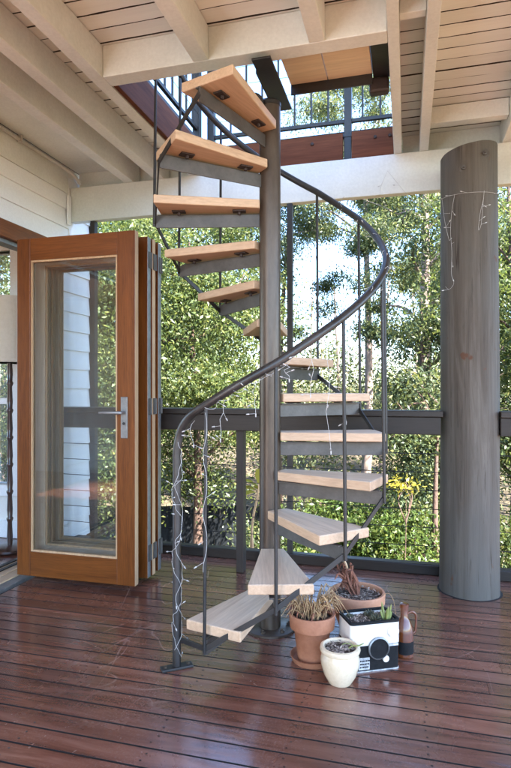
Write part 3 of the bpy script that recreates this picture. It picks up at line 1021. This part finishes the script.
loop1 = [on_log(238, 2.31), on_log(232, 2.22), on_log(229, 2.10), on_log(232, 1.98), on_log(231, 1.86), on_log(236, 1.80), on_log(226, 1.77), on_log(216, 1.79)]
loop1b = [on_log(205, 2.31), on_log(212, 2.2), on_log(219, 2.12), on_log(226, 2.05)]
loop2 = [on_log(292, 2.31), on_log(289, 2.22), on_log(286, 2.12), on_log(281, 2.09), on_log(284, 2.18), on_log(291, 2.27)]
fairy('white fairy lights strung from the cream beam round the log post', [r1, r2, loop1, loop1b, loop2], [], (LX, LY - LR, 2.3))

# --------------------------------------------------------------------------
# potted plants on the deck
# --------------------------------------------------------------------------
def blades(n, r0, spread, hgt, rg, wid=0.004, curl=0.5, z0=0.0):
    """thin arching dry leaves as tapered tubes"""
    m_ = MB()
    for _ in range(n):
        a = rg.uniform(0, 2 * PI)
        rr = r0 * math.sqrt(rg.random())
        base = Vector((rr * math.cos(a), rr * math.sin(a), z0))
        a2 = a + rg.uniform(-0.9, 0.9)
        s = spread * rg.uniform(0.4, 1.1)
        h = hgt * rg.uniform(0.5, 1.1)
        d = Vector((math.cos(a2), math.sin(a2), 0))
        p1 = base + d * s * 0.25 + Vector((0, 0, h * 0.6))
        p2 = base + d * s * 0.65 + Vector((rg.uniform(-.01, .01), rg.uniform(-.01, .01), h))
        p3 = base + d * s + Vector((rg.uniform(-.02, .02), rg.uniform(-.02, .02), h * (1 - curl * rg.uniform(0.3, 1.6))))
        m_.tube(smooth_path([base, p1, p2, p3], 3), [wid * 0.9] * 4 + [wid] * 3 + [wid * 0.7, wid * 0.5, wid * 0.25], 4)
    return m_


def litter(n, rad, rg, z=0.0, rect=None):
    m_ = MB()
    for _ in range(n):
        if rect:
            c = Vector((rg.uniform(-rect[0], rect[0]), rg.uniform(-rect[1], rect[1]), z + rg.uniform(0, 0.006)))
        else:
            a, r_ = rg.uniform(0, 6.28), rad * math.sqrt(rg.random())
            c = Vector((r_ * math.cos(a), r_ * math.sin(a), z + rg.uniform(0, 0.008)))
        a = rg.uniform(0, 6.28)
        u = Vector((math.cos(a), math.sin(a), rg.uniform(-0.4, 0.4))) * rg.uniform(0.006, 0.016)
        w = Vector((-math.sin(a), math.cos(a), rg.uniform(-0.4, 0.4))) * rg.uniform(0.002, 0.005)
        m_.add([c - u, c - w, c + u, c + w], [(0, 1, 2, 3)])
    return m_


rg = random.Random(21)
# terracotta pot on saucer with dry grassy plant
t = thing('potted_plant', 'terracotta pot on a saucer holding a dried straw-coloured plant', 'potted plant', (-0.402, 2.437, 0), 0, 'potted plants at the stair foot')
MB().lathe([(0.0001, 0.001), (0.085, 0.001), (0.098, 0.028), (0.093, 0.028), (0.082, 0.010), (0.0001, 0.010)], (0, 0, 0), 44).build('saucer', M['terracotta'], t, smooth=True)
MB().lathe([(0.0001, 0.011), (0.062, 0.011), (0.066, 0.03), (0.081, 0.146), (0.082, 0.148), (0.098, 0.150), (0.102, 0.204), (0.100, 0.212), (0.089, 0.210), (0.086, 0.185), (0.0001, 0.182)], (0, 0, 0), 48, wob=0.004).build('pot', M['terracotta'], t, smooth=True, angle=28)
MB().lathe([(0.0001, 0.196), (0.05, 0.194), (0.0855, 0.187)], (0, 0, 0), 24).build('soil', M['soil'], t, smooth=True)
blades(105, 0.06, 0.10, 0.115, rg, 0.0022, 0.42, 0.19).build('dry_leaves', M['straw'], t, smooth=True)
blades(22, 0.05, 0.07, 0.07, rg, 0.0035, 0.4, 0.19).build('dead_leaves', M['deadleaf'], t, smooth=True)

# cream round pot
t = thing('potted_plant', 'round cream glazed pot in front of the others, with withered stems', 'potted plant', (-0.262, 2.285, 0), 0, 'potted plants at the stair foot')
MB().lathe([(0.0001, 0.001), (0.046, 0.001), (0.049, 0.006), (0.066, 0.035), (0.078, 0.075), (0.079, 0.100), (0.074, 0.120), (0.073, 0.124), (0.080, 0.128), (0.083, 0.138), (0.080, 0.147), (0.071, 0.150), (0.064, 0.146), (0.062, 0.132), (0.0001, 0.130)], (0, 0, 0), 48).build('pot', M['glaze'], t, smooth=True)
MB().lathe([(0.0001, 0.138), (0.062, 0.135)], (0, 0, 0), 24).build('soil', M['soil'], t, smooth=True)
litter(150, 0.058, rg, 0.138).build('leaf_litter', M['litter'], t)
MB().tube(smooth_path([(0.03, 0.0, 0.137), (0.05, -0.005, 0.155), (0.075, -0.01, 0.162), (0.097, -0.012, 0.175)], 4), [0.003] * 9 + [0.0025] * 3 + [0.0012], 6).tube(smooth_path([(0.0, 0.02, 0.137), (0.02, 0.02, 0.152), (0.05, 0.015, 0.150)], 4), 0.002, 5).build('stem', M['succulent'], t, smooth=True)

# wide terracotta bowl with dead plant
t = thing('potted_plant', 'wide pale terracotta bowl behind the others, with a dead red-brown plant', 'potted plant', (-0.235, 2.796, 0), 0, 'potted plants at the stair foot')
MB().lathe([(0.0001, 0.001), (0.080, 0.001), (0.086, 0.012), (0.112, 0.080), (0.124, 0.140), (0.133, 0.146), (0.135, 0.190), (0.132, 0.196), (0.122, 0.195), (0.118, 0.170), (0.0001, 0.166)], (0, 0, 0), 52).build('pot', M['terracotta_pale'], t, smooth=True)
MB().lathe([(0.0001, 0.180), (0.06, 0.178), (0.1185, 0.171)], (0, 0, 0), 28).build('soil', M['soil'], t, smooth=True)
litter(260, 0.108, rg, 0.180).build('leaf_litter', M['litter'], t)
dead = MB()
for k in range(46):
    a = rg.uniform(0, 6.28)
    b0 = Vector((-0.01 + 0.02 * math.cos(a), 0.02 * math.sin(a), 0.175))
    h = rg.uniform(0.05, 0.15)
    ln = Vector((-0.055 * h / 0.15, 0, 0))
    p1 = b0 + Vector((rg.uniform(-.02, .02), rg.uniform(-.02, .02), h * 0.5)) + ln * 0.4
    p2 = b0 + Vector((rg.uniform(-.025, .025), rg.uniform(-.025, .025), h)) + ln
    p3 = p2 + Vector((rg.uniform(-.03, .03), rg.uniform(-.03, .03), rg.uniform(-.05, .012)))
    dead.tube(smooth_path([b0, p1, p2, p3], 3), [0.004] * 4 + [0.0055] * 3 + [0.005, 0.004, 0.0015], 5)
dead.build('dead_stems', M['deadleaf'], t, smooth=True)
MB().tube(smooth_path([(-0.04, 0, 0.19), (-0.05, 0, 0.30), (-0.068, 0, 0.345), (-0.075, 0.0, 0.375)], 4), [0.006] * 8 + [0.010] * 3 + [0.009, 0.004], 7).build('pale_tip', M['pale_edge'], t, smooth=True)
MB().tube(smooth_path([(0.11, -0.03, 0.185), (0.15, -0.05, 0.215), (0.175, -0.07, 0.19), (0.185, -0.08, 0.13)], 5), 0.0012, 4).tube(smooth_path([(-0.10, -0.03, 0.185), (-0.14, -0.05, 0.19), (-0.155, -0.06, 0.15)], 5), 0.0012, 4).build('dry_tendril', M['straw'], t)

# planter shaped like an old camera
YAW = R(28)
t = thing('camera_planter', 'black and white planter shaped like an old camera, with small succulents', 'planter', (-0.16, 2.475, 0), YAW, 'potted plants at the stair foot')
hw, hd = 0.110, 0.070


def rrect(w, d, r, n=5):
    out_ = []
    for cx, cy, a0 in ((w - r, d - r, 0), (-w + r, d - r, 90), (-w + r, -d + r, 180), (w - r, -d + r, 270)):
        for k in range(n + 1):
            a = R(a0 + 90 * k / n)
            out_.append((cx + r * math.cos(a), cy + r * math.sin(a)))
    return out_


def ring_wall(mb, outer, inner, z0, z1):
    n = len(outer)
    vs = [(x, y_, z0) for x, y_ in outer] + [(x, y_, z1) for x, y_ in outer] + [(x, y_, z1) for x, y_ in inner] + [(x, y_, z0) for x, y_ in inner]
    fs = []
    for i_ in range(n):
        j = (i_ + 1) % n
        fs += [(i_, j, n + j, n + i_), (n + i_, n + j, 2 * n + j, 2 * n + i_), (2 * n + i_, 2 * n + j, 3 * n + j, 3 * n + i_), (3 * n + i_, 3 * n + j, j, i_)]
    return mb.add(vs, fs)


MB().prism(rrect(hw, hd, 0.014), 0.006, 0.118).build('body', M['planter_black'], t, smooth=True)
MB().prism(rrect(hw + 0.002, hd + 0.002, 0.015), 0.0005, 0.0055).build('base_trim', M['chip'], t, smooth=True)
wb = ring_wall(MB(), rrect(hw + 0.0025, hd + 0.0025, 0.016), rrect(hw - 0.006, hd - 0.006, 0.012), 0.112, 0.200)
wb.build('white_band', M['planter_white'], t, smooth=True)
ring_wall(MB(), rrect(hw + 0.004, hd + 0.004, 0.017), rrect(hw - 0.008, hd - 0.008, 0.012), 0.2005, 0.210).build('rim', M['planter_black'], t, smooth=True)
MB().prism(rrect(hw - 0.0065, hd - 0.0065, 0.011), 0.150, 0.190).build('soil', M['soil'], t)
fy = -hd - 0.0005
ln = MB().lathe([(0.0475, 0.0), (0.0475, 0.010), (0.0425, 0.013), (0.0425, 0.004)], (0.012, fy, 0.098), 44, axis='y').build('lens_ring', M['alu'], t, smooth=True)
MB().lathe([(0.042, 0.0), (0.042, 0.008), (0.034, 0.007), (0.020, 0.0085), (0.0001, 0.009)], (0.012, fy, 0.098), 40, axis='y').build('lens', M['planter_black'], ln, smooth=True)
MB().lathe([(0.025, 0.002), (0.025, 0.012), (0.022, 0.015), (0.018, 0.013), (0.0001, 0.013)], (0.078, fy, 0.164), 30, axis='y').build('winder_knob', M['planter_white'], t, smooth=True)
MB().lathe([(0.014, 0.0), (0.014, 0.008), (0.012, 0.010), (0.0001, 0.010)], (0.045, fy, 0.050), 24, axis='y').build('small_dial', M['planter_white'], t, smooth=True)
pt = MB().box(-0.078, -0.028, fy - 0.003, fy, 0.012, 0.062).build('silver_patch', M['chip'], t)
gl_ = MB()
rp = random.Random(4)
for row in range(3):
    x_ = -0.072
    while x_ < -0.036:
        wd = rp.uniform(0.003, 0.008)
        gl_.box(x_, x_ + wd, fy - 0.0042, fy - 0.0032, 0.020 + row * 0.013, 0.026 + row * 0.013)
        x_ += wd + 0.0025
gl_.build('patch_marks', M['planter_black'], pt)
MB().box(0.060, 0.104, fy - 0.002, fy, 0.100, 0.110).build('name_strip', M['chip'], t)
suc = MB()
for k in range(9):
    a = rg.uniform(0, 6.28)
    tilt = 0.10 + 0.3 * rg.random()
    h = rg.uniform(0.045, 0.085)
    b0 = Vector((0.065 + 0.008 * math.cos(a), -0.035 + 0.008 * math.sin(a), 0.188))
    p2 = b0 + Vector((math.cos(a) * tilt * h, math.sin(a) * tilt * h, h))
    suc.tube([b0, b0.lerp(p2, 0.4), b0.lerp(p2, 0.8), p2], [0.004, 0.006, 0.004, 0.001], 6)
suc.build('aloe_leaves', M['succulent'], t, smooth=True)
for cx, cy, n_, hh in ((0.025, -0.02, 26, 0.035), (0.02, 0.035, 20, 0.03), (0.088, -0.01, 14, 0.03), (-0.07, 0.04, 16, 0.02)):
    ros = MB()
    for k in range(n_):
        a = k * 2.4
        e = 0.2 + 0.9 * k / n_
        d = Vector((math.cos(a) * math.cos(e), math.sin(a) * math.cos(e), math.sin(e))) * hh
        b0 = Vector((cx, cy, 0.190))
        ros.tube([b0, b0 + d * 0.55, b0 + d], [0.004, 0.007, 0.001], 5)
    ros.build('dark_rosette', M['darkplant'], t, smooth=True)
litter(200, 0, rg, 0.191, (hw - 0.014, hd - 0.014)).build('leaf_litter', M['litter'], t)

# brown bottle with loop handle
t = thing('glass_bottle', 'brown glass bottle with a loop handle beside the black planter', 'bottle', (-0.010, 2.585, 0), R(20))
body = MB()
prof = [(0.0001, 0.001), (0.036, 0.001), (0.040, 0.006), (0.040, 0.110), (0.036, 0.135), (0.022, 0.165), (0.0165, 0.175), (0.0165, 0.212), (0.020, 0.214), (0.020, 0.232), (0.0165, 0.234), (0.0001, 0.2345)]
body.lathe(prof, (0, 0, 0), 36).build('body', M['amber'], t, smooth=True)
MB().tube(smooth_path([(0.017, 0, 0.190), (0.036, 0, 0.196), (0.052, 0, 0.182), (0.054, 0, 0.150), (0.050, 0, 0.110), (0.040, 0, 0.098)], 6), 0.0055, 10).build('handle', M['amber'], t, smooth=True)
lb = MB()
for k in range(14):
    a0, a1 = R(215 + k * 9), R(215 + (k + 1) * 9)
    rr_ = 0.0408
    lb.add([(rr_ * math.cos(a0), rr_ * math.sin(a0), 0.02), (rr_ * math.cos(a1), rr_ * math.sin(a1), 0.02), (rr_ * math.cos(a1), rr_ * math.sin(a1), 0.075), (rr_ * math.cos(a0), rr_ * math.sin(a0), 0.075)], [(0, 1, 2, 3)])
lb.build('dark_lower_band', M['planter_black'], t, smooth=True)  # darker band over the bottle's lower body

# --------------------------------------------------------------------------
# ground, fence, vegetation
# --------------------------------------------------------------------------
def gz(x, yv):
    d = math.hypot(x, yv)
    z = -2.7 + max(0.0, d - 8.0) * 0.105
    z = min(z, 0.3 + max(0, d - 36) * 0.004)
    z += (0.5 if x < 0 else 0.0) * min(1, max(0, (d - 8) / 8)) * min(1, -x / 4 if x < 0 else 0)
    return z + 0.12 * math.sin(x * 0.7) * math.cos(yv * 0.5)


vs, fs = [], []
xs = [-400, -200, -100, -60, -40] + [-30 + 1.5 * i for i in range(41)] + [40, 60, 100, 200, 400]
ys = [-400, -150, -60, -20, -8] + [-4 + 1.5 * i for i in range(33)] + [50, 60, 80, 120, 200, 400]
for yv in ys:
    for x in xs:
        vs.append((x, yv, gz(x, yv)))
nx = len(xs)
for j in range(len(ys) - 1):
    for i in range(nx - 1):
        fs.append((j * nx + i, j * nx + i + 1, (j + 1) * nx + i + 1, (j + 1) * nx + i))
g = MB()
g.add(vs, fs)
tag(g.build('ground', M['ground'], smooth=True, angle=180), 'sloping bushland ground covered in dry leaf litter', None, None, 'structure')


def polar(az, d):
    a = R(az)
    return Vector((d * math.sin(a), d * math.cos(a), 0))


# dark paling fence beyond the deck at left
A, B_ = polar(-40, 10.5), polar(-13.5, 9.6)
t = thing('paling_fence', 'dark paling fence down the slope beyond the railing', 'fence', (A.x, A.y, -2.45), math.atan2((B_ - A).y, (B_ - A).x))
L = (B_ - A).length
rgf = random.Random(9)
pk = MB()
x = 0
while x < L:
    h = 1.62 + rgf.uniform(-0.015, 0.015)
    pk.box(x, x + 0.0975, -0.01 + rgf.uniform(0, 0.006), 0.01, -0.4, h)
    x += 0.10
pk.build('palings', M['pickets'], t)
MB().box(0, L, 0.012, 0.05, 0.25, 0.33).box(0, L, 0.012, 0.05, 1.25, 1.33).build('fence_rail', M['pickets'], t)


def leaf_quads(centers, rgn, length, width, droop=0.3):
    n = len(centers)
    d = rgn.normal(size=(n, 3))
    d[:, 2] -= droop
    d /= np.linalg.norm(d, axis=1)[:, None]
    o = rgn.normal(size=(n, 3))
    s = np.cross(d, o)
    s /= np.linalg.norm(s, axis=1)[:, None] + 1e-9
    nrm = np.cross(d, s)
    ln_ = (length * rgn.uniform(0.6, 1.25, n))[:, None]
    wd = (width * rgn.uniform(0.7, 1.25, n))[:, None]
    p0 = centers
    p2 = centers + d * ln_
    mid = centers + d * ln_ * 0.45 + nrm * ln_ * 0.08
    p1 = mid + s * wd * 0.5
    p3 = mid - s * wd * 0.5
    return np.stack([p0, p1, p2, p3], 1).reshape(-1, 3)


def mesh_quads(name, verts, mat):
    n = len(verts)
    me = bpy.data.meshes.new(name)
    me.vertices.add(n)
    me.vertices.foreach_set('co', verts.astype(np.float32).ravel())
    me.loops.add(n)
    me.loops.foreach_set('vertex_index', np.arange(n, dtype=np.int32))
    me.polygons.add(n // 4)
    me.polygons.foreach_set('loop_start', np.arange(0, n, 4, dtype=np.int32))
    me.materials.append(mat)
    me.update(calc_edges=True)
    me.validate()
    return me


def crown_clumps(rgn, ncl, base, size, shell=0.35):
    pts = []
    while len(pts) < ncl:
        p = rgn.uniform(-1, 1, 3)
        q = np.linalg.norm(p)
        if q > 1 or q < shell:
            continue
        pts.append(p)
    pts = np.array(pts)
    return base + pts * np.array(size)


def make_tree(name, label, cat, loc, height, crown_c, crown_s, ncl, per, sig, leaf, mat, bark, r0, seed, limbs=8, lean=(0, 0), group=None, shell=0.35, droop=0.3, twigs=True):
    """trunk with limbs and a crown of leaf clumps round the limb ends"""
    rgn = np.random.default_rng(seed)
    t = thing(name, label, cat, loc, 0, group)
    cl = crown_clumps(rgn, ncl, np.array(crown_c, float), crown_s, shell)
    # trunk
    tr = MB()
    n = 9
    tp = []
    for i in range(n + 1):
        f = i / n
        tp.append(Vector((lean[0] * f + 0.06 * height / 6 * math.sin(f * 5 + seed), lean[1] * f + 0.05 * height / 6 * math.cos(f * 4 + seed * 2), -0.4 + (height + 0.4) * f)))
    tr.tube(smooth_path(tp, 3), [r0 * (1 - 0.8 * (k / (3 * n))) for k in range(3 * n + 1)], 10)
    # limbs towards clumps
    idx = rgn.permutation(len(cl))[:limbs]
    for k in idx:
        e = Vector(cl[k])
        hz = max(0.15 * height, min(height * 0.92, e.z - 0.35 * (Vector((e.x, e.y, 0)) - Vector((lean[0] * e.z / height, lean[1] * e.z / height, 0))).length))
        f = hz / height
        s = tp[0].lerp(tp[-1], f)
        j = min(n - 1, int(f * n))
        s = tp[j].lerp(tp[j + 1], f * n - j)
        mid = s.lerp(e, 0.5) + Vector((rgn.normal() * 0.1, rgn.normal() * 0.1, 0.12 * (e - s).length))
        rb = r0 * (1 - 0.8 * f) * 0.55
        tr.tube(smooth_path([s, mid, e], 4), [max(0.006, rb * (1 - 0.85 * q / 8)) for q in range(9)], 6)
        if twigs:
            for q in range(3):
                w = mid.lerp(e, rgn.uniform(0.1, 0.9))
                ee = w + Vector(rgn.normal(size=3) * 0.3) * (1 + sig)
                tr.tube([w, w.lerp(ee, 0.5) + Vector(rgn.normal(size=3) * 0.04), ee], [0.012, 0.008, 0.003], 4)
    tr.build('trunk', bark, t, smooth=True, angle=60)
    allc = []
    for c in cl:
        k = int(per * 1.8 * rgn.uniform(0.5, 1.5))
        s = sig * rgn.uniform(0.6, 1.3)
        pts = c + rgn.normal(size=(k, 3)) * np.array([s, s, s * 0.65])
        allc.append(pts)
    allc = np.concatenate(allc)
    me = mesh_quads('crown', leaf_quads(allc, rgn, leaf[0] * 0.80, leaf[1] * 0.84, droop), mat)
    o = bpy.data.objects.new('crown', me)
    COL.objects.link(o)
    o.parent = t
    return t


def G(az, d):
    p = polar(az, d)
    return Vector((p.x, p.y, gz(p.x, p.y)))


# left: bushy trees
make_tree('leafy_tree', 'dense leafy tree filling the view left of the stair pole', 'tree', G(-21.5, 8.8), 6.0,
          (0, 0, 4.2), (1.75, 1.6, 2.3), 84, 400, 0.24, (0.085, 0.032), M['leaf_dark'], M['bark_brown'], 0.10, 31, 12)
make_tree('leafy_tree', 'tree showing through the glass of the front door', 'tree', G(-33, 8.2), 6.6,
          (0, 0, 4.4), (1.9, 1.6, 2.6), 80, 340, 0.32, (0.09, 0.034), M['leaf_dark'], M['bark_brown'], 0.11, 32, 10)
make_tree('leafy_tree', 'broad bushy tree beyond the interior window', 'tree', G(-44, 12.5), 6.5,
          (0, 0, 3.8), (2.2, 1.8, 2.6), 70, 220, 0.34, (0.10, 0.04), M['leaf_bright'], M['bark_brown'], 0.11, 33, 10)
# centre: airy gums
make_tree('gum_tree', 'tall airy gum tree behind the centre of the stair', 'tree', G(-13.0, 13.0), 8.5,
          (0.1, 0, 6.6), (1.5, 1.6, 2.6), 26, 380, 0.20, (0.11, 0.028), M['leaf_gum'], M['bark_brown'], 0.10, 34, 12, (0.3, 0), None, 0.3, 0.9)
make_tree('gum_tree', 'gum tree with a pinkish forked trunk left of the log post', 'tree', G(2.4, 10.5), 9.0,
          (0.35, 0, 6.2), (2.2, 2.0, 2.1), 52, 480, 0.20, (0.11, 0.030), M['leaf_gum'], M['bark_pink'], 0.17, 35, 16, (-0.25, 0), None, 0.25, 0.9)
make_tree('leafy_tree', 'grey-green tree between the stair rail and the log post', 'tree', G(0.2, 9.0), 5.2,
          (0.35, 0, 3.5), (1.0, 1.2, 1.6), 40, 360, 0.22, (0.095, 0.032), M['leaf_gum'], M['bark_brown'], 0.08, 36, 9, (0.2, 0))
make_tree('leafy_tree', 'tree with thin brown trunk right of the log post', 'tree', G(9.5, 8.8), 7.5,
          (0.3, 0, 5.0), (1.6, 1.5, 2.6), 66, 340, 0.30, (0.095, 0.032), M['leaf_dark'], M['bark_brown'], 0.09, 37, 10)
make_tree('leafy_tree', 'leafy tree beyond the right edge of the deck', 'tree', G(20, 9.0), 7.5,
          (0.3, 0, 4.6), (2.2, 1.8, 3.0), 80, 220, 0.34, (0.10, 0.034), M['leaf_dark'], M['bark_brown'], 0.10, 38, 8)
make_tree('sapling_tree', 'slender brown trunk just left of the log post base', 'tree', G(3.0, 6.8), 3.6,
          (0.0, 0.2, 3.6), (0.6, 0.6, 0.5), 8, 160, 0.22, (0.09, 0.03), M['leaf_gum'], M['bark_brown'], 0.075, 39, 5)
make_tree('gum_tree', 'tall spreading gum tree seen behind and right of the log post', 'tree', G(6.5, 14.5), 8.5,
          (0.7, 0, 5.9), (2.5, 2.2, 2.7), 56, 480, 0.26, (0.13, 0.036), M['leaf_gum'], M['bark_pink'], 0.16, 48, 16, (-0.3, 0), None, 0.2, 0.9)
make_tree('leafy_tree', 'dark leafy tree behind the dense tree at left', 'tree', G(-26, 13.5), 8.2,
          (0.3, 0, 5.4), (2.6, 2.0, 3.0), 90, 380, 0.42, (0.12, 0.05), M['leaf_dark'], M['bark_brown'], 0.13, 49, 10)
make_tree('gum_tree', 'tall gum tree whose crown shows through the balusters above the opening', 'tree', G(-4.5, 12), 9.0,
          (0, 0, 8.3), (2.1, 1.5, 1.7), 60, 420, 0.20, (0.11, 0.032), M['leaf_gum'], M['bark_pink'], 0.13, 50, 12, (0.2, 0), None, 0.2, 0.9)
# shrubs under rail height
sh = [
    ('bright green shrub under the railing right of the stair', G(-1.5, 6.6), (0, 0, 1.45), (0.9, 0.8, 1.1), 46, M['leaf_bright'], 41),
    ('yellow-green shrub low behind the curve of the stair', G(-6.5, 7.4), (0, 0, 1.3), (0.9, 0.8, 1.2), 42, M['leaf_bright'], 42),
    ('dull green shrub behind the stair pole at railing height', G(-11.5, 8.2), (0, 0, 1.2), (0.8, 0.8, 1.1), 34, M['leaf_gum'], 43),
    ('grey-green shrub left of the log post below the railing', G(1.8, 7.8), (0, 0, 1.8), (0.8, 0.7, 1.2), 40, M['leaf_gum'], 44),
    ('shrub showing in the cable gaps right of the log post', G(10.0, 7.2), (0, 0, 1.4), (1.0, 0.8, 1.1), 36, M['leaf_dark'], 45),
]
for lab, loc, cc, cs, n_, mt, sd in sh:
    make_tree('shrub', lab, 'shrub', loc, 1.8, cc, cs, n_, 230, 0.20, (0.085, 0.034), mt, M['bark_brown'], 0.03, sd, 8, (0, 0), 'shrubs below the deck', 0.1, 0.2, False)
make_tree('shrub', 'sprig of yellow leaves low behind the railing', 'shrub', G(-0.3, 6.2), 2.7, (0, 0, 2.85), (0.16, 0.15, 0.10), 3, 22, 0.07, (0.08, 0.035), M['leaf_yellow'], M['bark_brown'], 0.015, 47, 5, (0, 0), 'shrubs below the deck', 0.0, 0.2, False)

# young plant with yellow leaves at the deck edge
t = thing('young_plant', 'young plant with broad yellow leaves behind the stair pole', 'plant', (-1.22, 4.40, -0.9))
MB().tube(smooth_path([(0, 0, -1.8), (0.02, 0, 0.2), (-0.01, 0.02, 0.9), (0.04, 0, 1.20), (0.05, 0, 1.32)], 5), [0.016] * 10 + [0.010] * 10 + [0.006], 7).build('stem', M['pale_edge'], t, smooth=True)
lf = MB()
for (dx, dy, dz, wd, z0) in ((-0.20, -0.05, 0.0, 0.045, 1.26), (-0.16, 0.06, -0.05, 0.04, 1.24), (0.03, -0.02, 0.15, 0.045, 1.30), (0.14, 0.05, 0.03, 0.04, 1.28), (-0.05, -0.12, 0.02, 0.04, 1.27), (-0.17, -0.08, 0.06, 0.035, 1.29)):
    b0 = Vector((0.05, 0, z0))
    d = Vector((dx, dy, dz))
    s = d.cross(Vector((0, 0.6, 1))).normalized() * wd
    m1 = b0 + d * 0.35 + Vector((0, 0, 0.02))
    m2 = b0 + d * 0.7 + Vector((0, 0, 0.015))
    e = b0 + d
    k0 = Vector((0, 0, 0.010))
    lf.add([b0, m1 + s * 0.8 + k0, m1, m1 - s * 0.8 + k0, m2 + s * 0.8 + k0, m2, m2 - s * 0.8 + k0, e], [(0, 2, 1), (0, 3, 2), (1, 2, 5, 4), (2, 3, 6, 5), (4, 5, 7), (5, 6, 7)])
lf.build('leaves', M['leaf_yellow'], t, smooth=True, angle=180)

# far bush: one mass
rgn = np.random.default_rng(77)
cs = []
for k in range(1350):
    az = rgn.uniform(-64, 52)
    d = rgn.uniform(14, 40)
    p = polar(az, d)
    top = 1.2 + d * 0.045 + rgn.normal() * 0.9          # ragged skyline a little above eye level
    if az < -19:
        top += 3.0
    if az > 4:
        top += 3.4
    z0 = gz(p.x, p.y)
    z = rgn.uniform(z0 + 0.2, max(z0 + 0.8, top))
    s = 0.34 + 0.012 * d
    m_ = int(130 + 110 * rgn.random())
    cs.append(np.array([p.x, p.y, z]) + rgn.normal(size=(m_, 3)) * np.array([s, s, s * 0.7]))
allc = np.concatenate(cs)
o = bpy.data.objects.new('bushland', mesh_quads('bushland', leaf_quads(allc, rgn, 0.14, 0.062, 0.3), M['leaf_far']))
COL.objects.link(o)
tag(o, 'distant bushland reading as one green mass behind the nearer trees', None, None, 'stuff')
# bare trunks standing in the far bush
tk = MB()
for k in range(70):
    az, d = rgn.uniform(-60, 48), rgn.uniform(13, 34)
    p = G(az, d)
    h = rgn.uniform(3.5, 7.5)
    lx_, ly_ = rgn.normal() * 0.4, rgn.normal() * 0.3
    r_ = rgn.uniform(0.05, 0.11)
    tk.tube([p + Vector((0, 0, -0.3)), p + Vector((lx_ * 0.4, ly_ * 0.4, h * 0.5)), p + Vector((lx_, ly_, h))], [r_, r_ * 0.75, r_ * 0.3], 6)
o = tk.build('bushland_trunks', M['bark_pink'], smooth=True)
tag(o, 'slim bare trunks standing among the distant bushland', None, None, 'stuff')

# --------------------------------------------------------------------------
# camera, light, world
# --------------------------------------------------------------------------
cam = bpy.data.cameras.new('camera')
co = bpy.data.objects.new('camera', cam)
COL.objects.link(co)
co.location = (0, 0, 1.2)
co.rotation_euler = (R(90), 0, R(15.17))
cam.sensor_fit = 'VERTICAL'
cam.sensor_height = 36
cam.lens = 36 * 557 / 768
cam.shift_y = 4 / 768
cam.clip_start = 0.05
cam.clip_end = 2000
scene.camera = co

SUN_EL, SUN_AZ = 50, 118                  # azimuth clockwise from +Y (deck edge side) towards +X
w = bpy.data.worlds.new('World')
scene.world = w
w.use_nodes = True
nt = w.node_tree
sky = nt.nodes.new('ShaderNodeTexSky')
sky.sky_type = 'NISHITA'
sky.sun_disc = False
sky.sun_elevation = R(SUN_EL)
sky.sun_rotation = R(SUN_AZ)
sky.dust_density = 0.3
sky.ozone_density = 4.0
sky.air_density = 0.9
bg = nt.nodes['Background']
bg.inputs[1].default_value = 0.115
nt.links.new(sky.outputs[0], bg.inputs[0])
s = bpy.data.lights.new('sun', 'SUN')
s.energy = 4.6
s.angle = R(0.6)
s.color = (1.0, 0.95, 0.86)
so = bpy.data.objects.new('sun', s)
COL.objects.link(so)
dirv = Vector((math.sin(R(SUN_AZ)) * math.cos(R(SUN_EL)), math.cos(R(SUN_AZ)) * math.cos(R(SUN_EL)), math.sin(R(SUN_EL))))
so.rotation_euler = dirv.to_track_quat('Z', 'Y').to_euler()
so.location = (8, 2, 12)

scene.view_settings.view_transform = 'Standard'
scene.view_settings.look = 'None'
scene.view_settings.gamma = 1
scene.view_settings.use_curve_mapping = False
scene.view_settings.exposure = 3.5
scene.cycles.max_bounces = 10
scene.cycles.transparent_max_bounces = 24
scene.cycles.caustics_reflective = False
scene.cycles.caustics_refractive = False
scene.cycles.use_denoising = True
